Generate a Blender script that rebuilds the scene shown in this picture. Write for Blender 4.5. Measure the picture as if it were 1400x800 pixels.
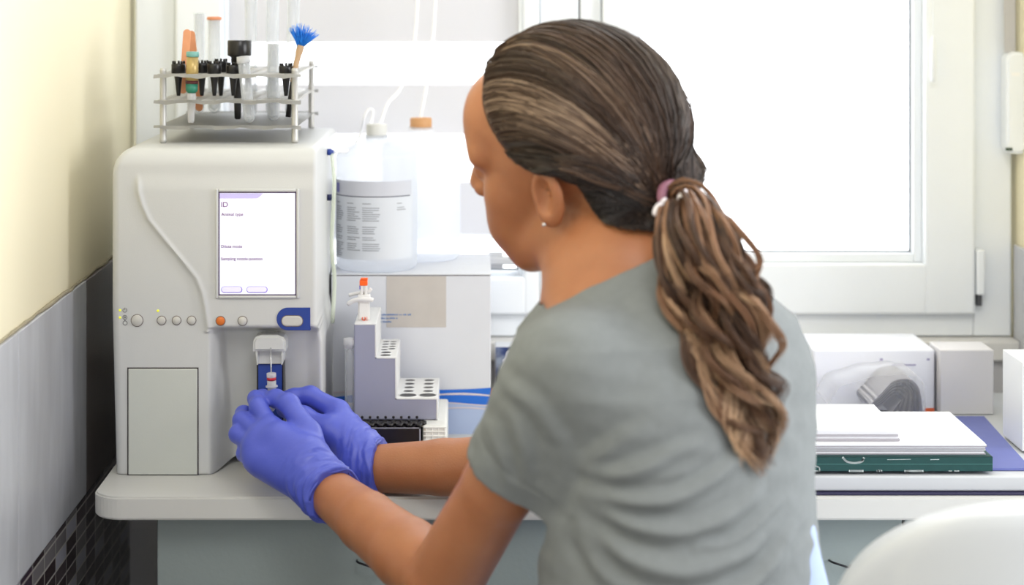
import bpy, bmesh, math, random
import numpy as np
from mathutils import Vector, Matrix
random.seed(7)
rng = np.random.default_rng(11)
S = bpy.context.scene
COL = S.collection
PI = math.pi
for o in list(bpy.data.objects): bpy.data.objects.remove(o)

# ------------------------------------------------------------------ camera, sky, lights, exposure
FPX = 2760.0; VX, VY = 642.0, -17.0; CZ = 1.33
cam = bpy.data.cameras.new('camera'); co = bpy.data.objects.new('camera', cam); COL.objects.link(co)
co.location = (0, 0, CZ); co.rotation_euler = (PI/2, 0, 0)
cam.sensor_width = 36; cam.lens = 36*FPX/1400
cam.shift_x = (700-VX)/1400; cam.shift_y = -(400-VY)/1400
cam.clip_start = .05; cam.clip_end = 200
cam.dof.use_dof = True; cam.dof.focus_distance = 2.37; cam.dof.aperture_fstop = 3.6
S.camera = co
S.view_settings.view_transform = 'Standard'; S.view_settings.look = 'None'
S.view_settings.exposure = 0.06; S.view_settings.gamma = 1; S.view_settings.use_curve_mapping = False

def lin(c):
    r = []
    for v in c[:3]:
        v /= 255.0
        r.append(v/12.92 if v <= .04045 else ((v+.055)/1.055)**2.4)
    return (r[0], r[1], r[2], 1)

SKY_FRONT, SKY_BACK = 4.4, 0.60
w = bpy.data.worlds.new('sky'); S.world = w; w.use_nodes = True
nt = w.node_tree; bg = nt.nodes['Background']
tc = nt.nodes.new('ShaderNodeTexCoord'); sx = nt.nodes.new('ShaderNodeSeparateXYZ')
mr = nt.nodes.new('ShaderNodeMapRange'); mr.interpolation_type = 'SMOOTHSTEP'
mr.inputs['From Min'].default_value = -.15; mr.inputs['From Max'].default_value = .45
mr.inputs['To Min'].default_value = SKY_BACK; mr.inputs['To Max'].default_value = SKY_FRONT
nt.links.new(tc.outputs['Generated'], sx.inputs[0]); nt.links.new(sx.outputs['Y'], mr.inputs['Value'])
nt.links.new(mr.outputs[0], bg.inputs['Strength'])
mc = nt.nodes.new('ShaderNodeMix'); mc.data_type = 'RGBA'
mr2 = nt.nodes.new('ShaderNodeMapRange'); mr2.inputs['From Min'].default_value = -.15; mr2.inputs['From Max'].default_value = .45
nt.links.new(sx.outputs['Y'], mr2.inputs['Value']); nt.links.new(mr2.outputs[0], mc.inputs[0])
mc.inputs[6].default_value = (.97, .985, 1, 1); mc.inputs[7].default_value = (.93, .96, 1, 1)
nt.links.new(mc.outputs[2], bg.inputs['Color'])

def area(name, loc, target, size, power, color=(1, 1, 1)):
    l = bpy.data.lights.new(name, 'AREA'); l.shape = 'RECTANGLE'; l.size, l.size_y = size; l.energy = power; l.color = color
    o = bpy.data.objects.new(name, l); COL.objects.link(o); o.location = loc
    o.rotation_euler = (Vector(target)-Vector(loc)).to_track_quat('-Z', 'Y').to_euler()
    return o
area('overhead_fill_light', (.2, .7, 2.5), (-.2, 2.3, .9), (.7, .7), 12, (1, .99, .97))  # unseen overhead fill, added to light the scene from the camera side
area('side_fill_light', (1.9, 1.3, 1.5), (-.45, 2.1, .9), (1.0, 1.3), 30, (.97, .985, 1))  # unseen fill added at the right to brighten the left wall

# ------------------------------------------------------------------ helpers
def P(px, py, Y):
    return Vector(((px-VX)*Y/FPX, Y, CZ-(py-VY)*Y/FPX))

def N(t, typ, **kw):
    n = t.nodes.new(typ)
    for k, v in kw.items(): setattr(n, k, v)
    return n

def mat(name, c, rough=.5, metal=0, spec=.5, noise=0, nscale=20, bump=0, bscale=200, trans=0, sss=0, coat=0, emis=None, c2=None, aniso=0):
    m = bpy.data.materials.new(name); m.use_nodes = True; t = m.node_tree; b = t.nodes['Principled BSDF']
    b.inputs['Roughness'].default_value = rough; b.inputs['Metallic'].default_value = metal
    b.inputs['Specular IOR Level'].default_value = spec
    b.inputs['Coat Weight'].default_value = coat
    if sss:
        b.inputs['Subsurface Weight'].default_value = sss; b.inputs['Subsurface Scale'].default_value = .006
        b.inputs['Subsurface Radius'].default_value = (1, .35, .2)
    if trans: b.inputs['Transmission Weight'].default_value = trans
    base = lin(c)
    tcn = N(t, 'ShaderNodeTexCoord')
    nz = N(t, 'ShaderNodeTexNoise'); nz.inputs['Scale'].default_value = nscale; nz.inputs['Detail'].default_value = 4
    t.links.new(tcn.outputs['Object'], nz.inputs['Vector'])
    mx = N(t, 'ShaderNodeMix', data_type='RGBA')
    k = noise if noise else .03
    mx.inputs[6].default_value = base
    mx.inputs[7].default_value = lin(c2) if c2 else (base[0]*(1-k), base[1]*(1-k), base[2]*(1-k), 1)
    t.links.new(nz.outputs['Fac'], mx.inputs[0])
    t.links.new(mx.outputs[2], b.inputs['Base Color'])
    if bump:
        n2 = N(t, 'ShaderNodeTexNoise'); n2.inputs['Scale'].default_value = bscale; n2.inputs['Detail'].default_value = 3
        t.links.new(tcn.outputs['Object'], n2.inputs['Vector'])
        bp = N(t, 'ShaderNodeBump'); bp.inputs['Strength'].default_value = bump; bp.inputs['Distance'].default_value = .001
        t.links.new(n2.outputs['Fac'], bp.inputs['Height']); t.links.new(bp.outputs[0], b.inputs['Normal'])
    if emis:
        b.inputs['Emission Color'].default_value = lin(c); b.inputs['Emission Strength'].default_value = emis
    return m

def thin_mat(name, c, alpha=.25, rough=.1, transl=0.0):
    """clear plastic or glass: part see-through, part glossy / milky"""
    m = bpy.data.materials.new(name); m.use_nodes = True; t = m.node_tree; b = t.nodes['Principled BSDF']
    out = t.nodes['Material Output']
    b.inputs['Base Color'].default_value = lin(c); b.inputs['Roughness'].default_value = rough
    tr = N(t, 'ShaderNodeBsdfTransparent'); tl = N(t, 'ShaderNodeBsdfTranslucent'); tl.inputs[0].default_value = lin(c)
    m1 = N(t, 'ShaderNodeMixShader'); m1.inputs[0].default_value = transl
    t.links.new(b.outputs[0], m1.inputs[1]); t.links.new(tl.outputs[0], m1.inputs[2])
    lw = N(t, 'ShaderNodeLayerWeight'); lw.inputs[0].default_value = .3
    mp = N(t, 'ShaderNodeMapRange'); mp.inputs['To Min'].default_value = alpha; mp.inputs['To Max'].default_value = min(1, alpha+.45)
    t.links.new(lw.outputs['Facing'], mp.inputs['Value'])
    m2 = N(t, 'ShaderNodeMixShader'); t.links.new(mp.outputs[0], m2.inputs[0])
    t.links.new(tr.outputs[0], m2.inputs[1]); t.links.new(m1.outputs[0], m2.inputs[2])
    t.links.new(m2.outputs[0], out.inputs[0])
    return m

def thing(name, label, cat, loc, group=None, kind=None):
    o = bpy.data.objects.new(name, None); COL.objects.link(o); o.location = loc; o.empty_display_size = .02
    return tag(o, label, cat, group, kind)
def tag(o, label=None, cat=None, group=None, kind=None):
    if label: o['label'] = label
    if cat: o['category'] = cat
    if group: o['group'] = group
    if kind: o['kind'] = kind
    return o
def wloc(o):
    v = Vector(o.location)
    while o.parent: o = o.parent; v = v+Vector(o.location)
    return v

def obj(name, bm, m, parent=None, smooth=False, origin=None):
    """bmesh in world coordinates -> ONE mesh object; vertices made relative to parent / origin"""
    me = bpy.data.meshes.new(name)
    off = wloc(parent) if parent else Vector((0, 0, 0))
    loc = Vector((0, 0, 0))
    if origin is not None: loc = Vector(origin)-off
    bmesh.ops.translate(bm, verts=bm.verts, vec=-(off+loc))
    bmesh.ops.recalc_face_normals(bm, faces=bm.faces)
    bm.to_mesh(me); bm.free()
    for mm in (m if isinstance(m, (list, tuple)) else [m]): me.materials.append(mm)
    if smooth:
        for p in me.polygons: p.use_smooth = True
    o = bpy.data.objects.new(name, me); COL.objects.link(o); o.location = loc
    if parent: o.parent = parent
    return o
def raw(name, V, F, m, parent=None, smooth=True, attr=None):
    V = np.asarray(V, dtype=np.float32); off = wloc(parent) if parent else Vector((0, 0, 0))
    V = V-np.array(off, dtype=np.float32)
    me = bpy.data.meshes.new(name); F = np.asarray(F, dtype=np.int32); k = F.shape[1]
    me.vertices.add(len(V)); me.vertices.foreach_set('co', V.ravel())
    me.loops.add(F.size); me.loops.foreach_set('vertex_index', F.ravel())
    me.polygons.add(len(F)); me.polygons.foreach_set('loop_start', np.arange(0, F.size, k, dtype=np.int32))
    try: me.polygons.foreach_set('loop_total', np.full(len(F), k, dtype=np.int32))
    except Exception: pass
    me.update(calc_edges=True)
    me.polygons.foreach_set('use_smooth', np.full(len(F), smooth))
    if attr is not None:
        a = me.attributes.new('tone', 'FLOAT', 'POINT'); a.data.foreach_set('value', np.asarray(attr, dtype=np.float32))
    for mm in (m if isinstance(m, (list, tuple)) else [m]): me.materials.append(mm)
    me.validate()
    o = bpy.data.objects.new(name, me); COL.objects.link(o)
    if parent: o.parent = parent
    return o

def box(bm, a, b, bev=0, seg=2, mi=0):
    a, b = Vector(a), Vector(b); c = (a+b)/2; s = b-a
    r = bmesh.ops.create_cube(bm, size=1, matrix=Matrix.Translation(c) @ Matrix.Diagonal((abs(s.x), abs(s.y), abs(s.z), 1)))
    vs = r['verts']; es = list({e for v in vs for e in v.link_edges})
    fs = {f for v in vs for f in v.link_faces}
    for f in fs: f.material_index = mi
    if bev:
        rr = bmesh.ops.bevel(bm, geom=es, offset=bev, segments=seg, profile=.6, affect='EDGES')
        for f in rr['faces']: f.material_index = mi; f.smooth = True
def prism(bm, pts, y0, y1, bev=0, mi=0, axis='y', seg=2):
    """polygon pts (x,z) extruded along y (axis y) or (x,y) along z (axis z)"""
    if axis == 'y': f0 = [bm.verts.new((p[0], y0, p[1])) for p in pts]; f1 = [bm.verts.new((p[0], y1, p[1])) for p in pts]
    else: f0 = [bm.verts.new((p[0], p[1], y0)) for p in pts]; f1 = [bm.verts.new((p[0], p[1], y1)) for p in pts]
    n = len(pts); fs = [bm.faces.new(f0), bm.faces.new(list(reversed(f1)))]
    for i in range(n): fs.append(bm.faces.new((f0[i], f1[i], f1[(i+1) % n], f0[(i+1) % n])))
    bmesh.ops.recalc_face_normals(bm, faces=fs)
    for f in fs: f.material_index = mi
    if bev:
        es = list(fs[0].edges)+list(fs[1].edges)
        rr = bmesh.ops.bevel(bm, geom=es, offset=bev, segments=seg, affect='EDGES')
        for f in rr['faces']: f.material_index = mi
def frame_of(d):
    d = Vector(d).normalized(); a = Vector((0, 0, 1)) if abs(d.z) < .9 else Vector((1, 0, 0))
    u = d.cross(a).normalized(); return u, u.cross(d).normalized(), d
def lathe(bm, base, axis, prof, n=24, mi=0, sx=1, smooth=True):
    """prof = [(r, h)...] swept about axis from base"""
    u, v, d = frame_of(axis); base = Vector(base); rings = []
    for r, h in prof:
        rings.append([bm.verts.new(base+d*h+u*(r*math.cos(2*PI*i/n)*sx)+v*(r*math.sin(2*PI*i/n))) for i in range(n)])
    fs = []
    for a, b in zip(rings, rings[1:]):
        for i in range(n): fs.append(bm.faces.new((a[i], a[(i+1) % n], b[(i+1) % n], b[i])))
    for f in fs: f.smooth = smooth
    for rg in (rings[0], rings[-1]):
        try: fs.append(bm.faces.new(rg))
        except Exception: pass
    for f in fs: f.material_index = mi
def tube(bm, pts, r, n=10, mi=0):
    pts = [Vector(p) for p in pts]; rings = []
    rs = r if isinstance(r, (list, tuple)) else [r]*len(pts)
    u = None
    for i, p in enumerate(pts):
        d = (pts[min(i+1, len(pts)-1)]-pts[max(i-1, 0)]).normalized()
        if u is None: u, v, _ = frame_of(d)
        u = (u-d*u.dot(d)).normalized(); v = d.cross(u)
        rings.append([bm.verts.new(p+u*rs[i]*math.cos(2*PI*k/n)+v*rs[i]*math.sin(2*PI*k/n)) for k in range(n)])
    for a, b in zip(rings, rings[1:]):
        for k in range(n):
            f = bm.faces.new((a[k], a[(k+1) % n], b[(k+1) % n], b[k])); f.smooth = True; f.material_index = mi
    for rg in (rings[0], rings[-1]):
        f = bm.faces.new(rg); f.material_index = mi
def spline(pts, n=8):
    P4 = [Vector(p) for p in pts]; P4 = [P4[0]*2-P4[1]]+P4+[P4[-1]*2-P4[-2]]; out = []
    for i in range(1, len(P4)-2):
        for k in range(n):
            t = k/n; a, b, c, d = P4[i-1:i+3]
            out.append(.5*((2*b)+(c-a)*t+(2*a-5*b+4*c-d)*t*t+(3*b-a-3*c+d)*t**3))
    out.append(P4[-2]); return out
def rrect(cx, cz, w, h, r, n=6):
    pts = []
    for (sx_, sz_, a0) in ((1, 1, 0), (-1, 1, PI/2), (-1, -1, PI), (1, -1, 3*PI/2)):
        for k in range(n+1):
            a = a0+PI/2*k/n; pts.append((cx+sx_*(w/2-r)+r*math.cos(a), cz+sz_*(h/2-r)+r*math.sin(a)))
    return pts
def B(): return bmesh.new()
def text(name, s, loc, size, m, parent, yrot=0, depth=.0002):
    cu = bpy.data.curves.new(name, 'FONT'); cu.body = s; cu.size = size; cu.extrude = depth
    t = bpy.data.objects.new(name, cu); COL.objects.link(t); bpy.context.view_layer.update()
    me = bpy.data.meshes.new_from_object(t.evaluated_get(bpy.context.evaluated_depsgraph_get()))
    bpy.data.objects.remove(t); me.materials.clear(); me.materials.append(m)
    o = bpy.data.objects.new(name, me); COL.objects.link(o); o.rotation_euler = (PI/2, 0, yrot)
    o.location = Vector(loc)-(wloc(parent) if parent else Vector((0, 0, 0)))
    if parent: o.parent = parent
    return o

# ------------------------------------------------------------------ room dimensions
WX = -.4756; WXR = .77; YW = 2.86; ZD = .75; YD = 2.297

M = {}
M['plaster'] = mat('cream_plaster', (247, 238, 206), .7, noise=.06, nscale=3, bump=.15, bscale=60)
M['white_frame'] = mat('window_white_plastic', (245, 249, 253), .3)
M['sillm'] = mat('sill_white', (228, 226, 222), .4)
M['backwall'] = mat('back_wall_grey_white', (205, 203, 204), .7, bump=.1, bscale=50)
M['floor'] = mat('floor_grey', (150, 146, 140), .5, noise=.15)
M['desk'] = mat('desk_laminate', (214, 213, 208), .38)
M['cab'] = mat('cabinet_grey', (150, 160, 158), .6, noise=.1, nscale=4, bump=.3, bscale=150)
M['dark'] = mat('black_plastic', (26, 22, 24), .35)
M['gapm'] = mat('dark_gap', (60, 52, 52), .6)

# ------------------------------------------------------------------ structure
def struct(name, bm, m, parent=None, **k):
    o = obj(name, bm, m, parent, **k)
    if not parent: o['kind'] = 'structure'
    return o
b = B(); box(b, (-1.6, .0, -.05), (2.2, 3.1, 0)); struct('floor', b, M['floor'])
b = B(); box(b, (WX-.12, .7, 0), (WX-.006, 3.0, 2.6)); wl = struct('wall_left', b, M['plaster'])

# tiled lower wall: big grey-blue tiles over a strip of mosaic
def tile_mat():
    m = bpy.data.materials.new('large_wall_tile'); m.use_nodes = True; t = m.node_tree; b_ = t.nodes['Principled BSDF']
    b_.inputs['Roughness'].default_value = .3
    tcn = N(t, 'ShaderNodeTexCoord'); mpn = N(t, 'ShaderNodeMapping'); mpn.inputs['Scale'].default_value = (1, 5, 1.5)
    nz = N(t, 'ShaderNodeTexNoise'); nz.inputs['Scale'].default_value = 6; nz.inputs['Detail'].default_value = 6
    t.links.new(tcn.outputs['Object'], mpn.inputs[0]); t.links.new(mpn.outputs[0], nz.inputs['Vector'])
    r = N(t, 'ShaderNodeValToRGB'); r.color_ramp.elements[0].color = lin((186, 187, 192)); r.color_ramp.elements[1].color = lin((204, 206, 211))
    r.color_ramp.elements[0].position = .3; r.color_ramp.elements[1].position = .7
    t.links.new(nz.outputs['Fac'], r.inputs[0]); t.links.new(r.outputs[0], b_.inputs['Base Color'])
    return m
def mosaic_mat():
    m = bpy.data.materials.new('strip_mosaic'); m.use_nodes = True; t = m.node_tree; b_ = t.nodes['Principled BSDF']
    b_.inputs['Roughness'].default_value = .25
    tcn = N(t, 'ShaderNodeTexCoord'); s_ = N(t, 'ShaderNodeSeparateXYZ'); t.links.new(tcn.outputs['Object'], s_.inputs[0])
    def mth(op, a, bb=None):
        n = N(t, 'ShaderNodeMath', operation=op)
        for i, v in enumerate((a, bb)):
            if v is None: continue
            if isinstance(v, (int, float)): n.inputs[i].default_value = v
            else: t.links.new(v, n.inputs[i])
        return n.outputs[0]
    gy = mth('DIVIDE', mth('SUBTRACT', s_.outputs['Y'], 2.508-.0613*40), .0613); gz = mth('DIVIDE', s_.outputs['Z'], .0182)
    cb = N(t, 'ShaderNodeCombineXYZ'); t.links.new(mth('FLOOR', gy), cb.inputs[0]); t.links.new(mth('FLOOR', gz), cb.inputs[1])
    wn = N(t, 'ShaderNodeTexWhiteNoise', noise_dimensions='2D'); t.links.new(cb.outputs[0], wn.inputs['Vector'])
    r = N(t, 'ShaderNodeValToRGB'); r.color_ramp.interpolation = 'CONSTANT'
    e = r.color_ramp.elements; e[0].color = lin((52, 40, 44)); e[0].position = 0; e[1].position = .35; e[1].color = lin((76, 66, 70))
    for p, c in ((.55, (120, 116, 118)), (.78, (165, 165, 176)), (.92, (60, 46, 60))):
        x = e.new(p); x.color = lin(c)
    t.links.new(wn.outputs['Value'], r.inputs[0])
    fy = mth('FRACT', gy); fz = mth('FRACT', gz)
    g = mth('MAXIMUM', mth('LESS_THAN', fy, .045), mth('LESS_THAN', fz, .14))
    mx = N(t, 'ShaderNodeMix', data_type='RGBA'); t.links.new(g, mx.inputs[0]); t.links.new(r.outputs[0], mx.inputs[6]); mx.inputs[7].default_value = lin((176, 172, 166))
    t.links.new(mx.outputs[2], b_.inputs['Base Color'])
    return m
MT, MM = tile_mat(), mosaic_mat()
ztile, zmos = .966, .700
joints = [.9, 1.371, 1.75, 2.129, 2.508, 2.858]
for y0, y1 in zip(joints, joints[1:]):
    b = B(); box(b, (WX-.0058, y0+.0012, zmos+.002), (WX, y1-.0012, ztile), .0008); tl_ = obj('wall_tile', b, MT if y0 < 2.5 else mat('shaded_wall_tile', (104, 94, 92), .35, noise=.2), wl)  # last tile: shade beside the analyser is put into its colour
b = B(); box(b, (WX-.0059, .9, 0), (WX-.0012, 2.858, zmos), 0); obj('mosaic_panel', b, MM, wl)
b = B()
pts = [(WX-.004+.002*math.sin(k*1.7)*random.random(), .95+k*.03, ztile+.001+.0012*random.random()) for k in range(63)]
tube(b, pts, [.0012+.0014*random.random() for _ in pts], 6); tr = struct('trim_1', b, mat('grout_brown', (176, 166, 140), .9, noise=.5, nscale=60))
# right pier wall: same tile height, cream above
b = B(); box(b, (WXR+.006, 2.45, 0), (WXR+.14, 3.0, 2.6)); wr = struct('wall_right', b, M['plaster'])
b = B(); box(b, (WXR, 2.452, zmos), (WXR+.0058, 2.858, ztile), .001); obj('wall_tile', b, MT, wr)
# wall below and above the window
ZS = CZ-478*YW/FPX                      # sill top
b = B(); box(b, (WX-.12, 2.834, 0), (WXR+.14, 3.0, ZS-.03)); struct('wall_back', b, M['backwall'])
b = B(); box(b, (WX-.12, YW+.005, 2.05), (WXR+.14, 3.0, 2.6)); struct('wall_above_window', b, M['plaster'])
b = B(); box(b, (WX, 2.823, ZS-.028), (WXR, 2.99, ZS), .003); struct('trim_2', b, M['sillm'])

# windows: px extents measured at the window plane
def wx(px): return (px-VX)*YW/FPX
def wz(py): return CZ-(py-VY)*YW/FPX
glass = thin_mat('window_glass', (235, 245, 248), .03, .02)
gask = mat('grey_gasket', (120, 122, 126), .6)
def window(name, x0, x1, zb, zt, fl, fr, fb, sl, sr, sb, bead):
    """outer frame x0..x1 with frame widths fl, fr, fb, then a sash with widths sl, sr, sb"""
    w_ = bpy.data.objects.new(name, None); COL.objects.link(w_); w_.location = (x0, YW, zb); w_['kind'] = 'structure'
    b = B()
    box(b, (x0, YW, zb), (x0+fl, YW+.07, zt), .003); box(b, (x1-fr, YW, zb), (x1, YW+.07, zt), .003)
    box(b, (x0+fl, YW, zb), (x1-fr, YW+.07, zb+fb), .003); box(b, (x0+fl, YW, zt-.05), (x1-fr, YW+.07, zt), .003)
    obj('window_frame', b, M['white_frame'], w_)
    X0, X1, Z0, Z1 = x0+fl+.001, x1-fr-.001, zb+fb+.001, zt-.051
    b = B(); y0, y1 = YW-.016, YW+.055
    box(b, (X0, y0, Z0), (X0+sl, y1, Z1), .005, 3); box(b, (X1-sr, y0, Z0), (X1, y1, Z1), .005, 3)
    box(b, (X0+sl-.004, y0, Z0), (X1-sr+.004, y1, Z0+sb), .005, 3); box(b, (X0+sl-.004, y0, Z1-.06), (X1-sr+.004, y1, Z1), .005, 3)
    sash = obj('sash', b, M['white_frame'], w_)
    gx0, gx1, gz0, gz1 = X0+sl, X1-sr, Z0+sb, Z1-.06
    b = B()
    for (a, c) in (((gx0, gz0), (gx0+bead, gz1)), ((gx1-bead, gz0), (gx1, gz1)), ((gx0+bead, gz0), (gx1-bead, gz0+bead)), ((gx0+bead, gz1-bead), (gx1-bead, gz1))):
        box(b, (a[0], YW+.002, a[1]), (c[0], YW+.04, c[1]), .0015)
    obj('glazing_bead', b, M['white_frame'], w_)
    b = B(); g = .0022
    X, Xx, Z, Zz = gx0+bead+.0001, gx1-bead-.0001, gz0+bead+.0001, gz1-bead-.0001
    for (a, c) in (((X, Z), (X+g, Zz)), ((Xx-g, Z), (Xx, Zz)), ((X+g, Z), (Xx-g, Z+g))): box(b, (a[0], YW+.0175, a[1]), (c[0], YW+.022, c[1]))
    obj('gasket', b, gask, w_)
    b = B(); box(b, (X, YW+.024, Z), (Xx, YW+.027, Zz)); obj('pane', b, glass, w_)
    return w_
zt = 2.05
xm = wx(792)
w1 = window('window_1', WX+.002, xm-.001, ZS+.001, zt, wx(240)-WX-.002, xm-.001-wx(738), wz(430)-ZS, wx(305)-wx(240), wx(738)-wx(716), wz(360)-wz(430)-.02, .006)
w2 = window('window_2', xm+.001, WXR-.002, ZS+.001, zt, wx(822)-xm-.001, WXR-.002-wx(1331), wz(430)-ZS, wx(862)-wx(822), wx(1331)-wx(1262), wz(361)-wz(430), wx(878)-wx(866))
# mullion gap, window handle, hinge
b = B(); box(b, (xm-.0022, YW+.001, ZS+.002), (xm+.0022, YW+.05, zt)); struct('trim_3', b, gask)
b = B(); h0 = P(690, 356, YW-.02); box(b, h0+Vector((-.023, -.008, -.006)), h0+Vector((.024, .002, .006)), .003)
box(b, h0+Vector((-.023, .0, -.012)), h0+Vector((-.002, .005, .012)), .002)
obj('window_handle', b, mat('handle_grey', (200, 202, 206), .35), w1)
b = B(); h0 = P(1337, 340, YW-.004); h1 = P(1343, 402, YW-.004); box(b, (h0.x-.005, YW-.018, h1.z), (h1.x+.001, YW+.001, h0.z), .003)
box(b, (h0.x-.003, YW-.012, h1.z-.016), (h0.x+.004, YW+.001, h1.z-.001), .001, mi=1)
obj('hinge', b, [M['white_frame'], mat('hinge_metal', (110, 110, 112), .3, 1)], w2)

# striped (zebra) roller blind hanging in front of the left glass
sheer = thin_mat('sheer_fabric', (250, 250, 252), .35, .8, .8)
solid = thin_mat('solid_fabric', (222, 221, 223), .94, .9, .20)
bl = thing('roller_blind', 'white roller blind with grey horizontal stripes hanging over the left window', 'blind', (wx(500), YW-.020, wz(322)))
yb = YW+.0135
bands = []
py = 322
tgl = 0
edges_py = [322, 250, 184, 116, 58, -8, -66, -132, -190, -256, -314, -380, -440]
for i in range(len(edges_py)-1):
    z0, z1 = wz(edges_py[i]), wz(edges_py[i+1])
    b = B(); box(b, (wx(309), yb-.0004, z0), (wx(711), yb+.0004, z1)); obj('fabric_band', b, solid if i % 2 == 0 else sheer, bl)
b = B(); tube(b, [(wx(309), yb, wz(325)), (wx(711), yb, wz(325))], .004, 12); obj('bottom_rail', b, M['white_frame'], bl)
b = B(); tube(b, [(wx(309), yb, wz(-440)), (wx(711), yb, wz(-440))], .010, 16); obj('roller', b, M['white_frame'], bl)
# blind chain by the right sash
ch = thing('blind_chain', 'white bead chain with a long pull weight hanging beside the right window glass', 'cord', P(1276, 108, YW-.03))
b = B()
for k in range(90):
    p = P(1276, 46-k*4.2, YW-.03); bmesh.ops.create_icosphere(b, subdivisions=1, radius=.0017, matrix=Matrix.Translation(p))
tube(b, [P(1276, 50, YW-.03), P(1276, -335, YW-.03)], .0006, 5)
obj('chain', b, M['white_frame'], ch)
b = B(); lathe(b, P(1276, 112, YW-.03), (0, 0, 1), [(.002, 0), (.0042, .002), (.0042, .05), (.003, .06), (.001, .066)], 12); obj('pull_weight', b, M['white_frame'], ch)
# shutter strap winder
sw = thing('strap_winder', 'white shutter strap winder with grey strap on the frame at the right edge', 'strap winder', P(1380, 140, YW-.01))
b = B(); a0, a1 = P(1367, 208, YW), P(1396, 70, YW)
prism(b, rrect((a0.x+a1.x)/2, (a0.z+a1.z)/2, a1.x-a0.x, a1.z-a0.z, .012), YW-.036, YW-.001, .004, seg=3); obj('housing', b, M['white_frame'], sw, smooth=False)
b = B(); box(b, P(1383, 104, YW-.0365), P(1394, 99, YW-.0358)); obj('cover_mark', b, mat('bright_white', (252, 252, 252), .3), sw)
b = B(); box(b, P(1375, 206, YW-.0368), P(1384, 202, YW-.0358)); obj('slot', b, mat('dark_green', (60, 80, 66), .5), sw)
b = B(); box(b, P(1373, 72, YW-.02), P(1388, -440, YW-.0185)); obj('strap', b, mat('strap_grey', (196, 194, 194), .9, bump=.5, bscale=400), sw)

# ------------------------------------------------------------------ desk and cabinet
b = B()
XL = (123-VX)*YD/FPX; r = .036
pts = [(WXR-.004, YD), (WXR-.004, 2.83), (XL, 2.83)]
for k in range(11):
    a = PI+PI/2*k/10; pts.append((XL+r+r*math.cos(a), YD+r+r*math.sin(a)))
prism(b, pts, ZD-.0265, ZD, .0022, axis='z')
tag(obj('desk', b, M['desk'], smooth=False), 'long off-white desk top with rounded left corner running under the window', 'desk')
cx0 = (215-VX)*2.34/FPX
cb_ = thing('desk_cabinet', 'grey cabinet under the desk top', 'cabinet', (cx0, 2.34, 0))
b = B(); box(b, (cx0, 2.352, .06), (WXR-.01, 2.80, ZD-.027), .001); box(b, (cx0+.02, 2.38, 0), (WXR-.03, 2.78, .06)); obj('body', b, M['cab'], cb_)
for k, (a_, c_) in enumerate(((cx0+.001, .149), (.152, .500), (.503, WXR-.011))):
    b = B(); box(b, (a_, 2.334, .07), (c_, 2.3515, ZD-.029), .0012); d = obj('door', b, M['cab'], cb_)
    hx = P(502, 770, 2.33).x if k == 0 else (P(1149, 776, 2.33).x if k == 1 else .46)
    hz = P(502, 770, 2.33).z
    if k == 1: hx = .428
    if k == 2: hx = .60
    b = B(); tube(b, spline([(hx-.012, 2.334, hz+.002), (hx-.010, 2.322, hz+.003), (hx+.002, 2.318, hz), (hx+.011, 2.322, hz-.004), (hx+.012, 2.334, hz-.004)], 5), .0013, 8); obj('handle', b, mat('wire_handle', (60, 60, 62), .3, .9), d)

# ------------------------------------------------------------------ analyser
M['abs'] = mat('analyser_plastic', (208, 209, 208), .42, bump=.12, bscale=900)
M['abs_door'] = mat('analyser_door_plastic', (206, 209, 202), .42, bump=.12, bscale=900)
M['blue'] = mat('blue_plastic', (38, 66, 150), .4)
M['btn'] = mat('button_grey', (206, 204, 198), .35)
M['orange'] = mat('button_orange', (222, 118, 44), .4)
YF = 2.40; kx = YF/FPX
def fx(px): return (px-VX)*kx
def fz(py): return CZ-(py-VY)*kx
an = thing('blood_analyser', 'off-white benchtop analyser with a screen and round buttons', 'analyser', (fx(291), 2.55, ZD))
XA, XB = fx(152), fx(432); ZB, ZT = fz(650), fz(203)
def sstep(a, b_, x): t = np.clip((x-a)/(b_-a), 0, 1); return t*t*(3-2*t)
nxg = 190; nzg = 250
def xl(z):  # left silhouette: slight taper to the foot, round top corner
    z = np.asarray(z); v = XA+(fx(157.5)-XA)*np.clip((fz(420)-z)/(fz(420)-ZB), 0, 1)
    R = .034; t = np.clip((z-(ZT-R))/R, 0, 1); return v+R*(1-np.sqrt(np.clip(1-t*t, 0, 1)))*.75
def xr(z):
    z = np.asarray(z); v = XB+0*z; R = .006; t = np.clip((z-(ZT-R))/R, 0, 1)
    return v+(fx(438)-XB)*np.clip((fz(440)-z)/.03, 0, 1)-R*(1-np.sqrt(np.clip(1-t*t, 0, 1)))
us = .5-.5*np.cos(np.linspace(0, PI, nxg)); us = .35*us+.65*np.linspace(0, 1, nxg)
vs = .5-.5*np.cos(np.linspace(0, PI, nzg)); vs = .35*vs+.65*np.linspace(0, 1, nzg)
Zg = ZB+(ZT-ZB)*vs
def scurve(z):   # x of the S shaped ledge
    zz = np.array([fz(p) for p in (650, 500, 447, 420, 400, 380, 350, 330, 300, 280, 262, 240, 203)][::1])
    xx = np.array([fx(p) for p in (283, 283, 283, 279, 275, 267, 243, 226, 202, 193, 188, 187, 187)])
    return np.interp(z, zz, xx)
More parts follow.
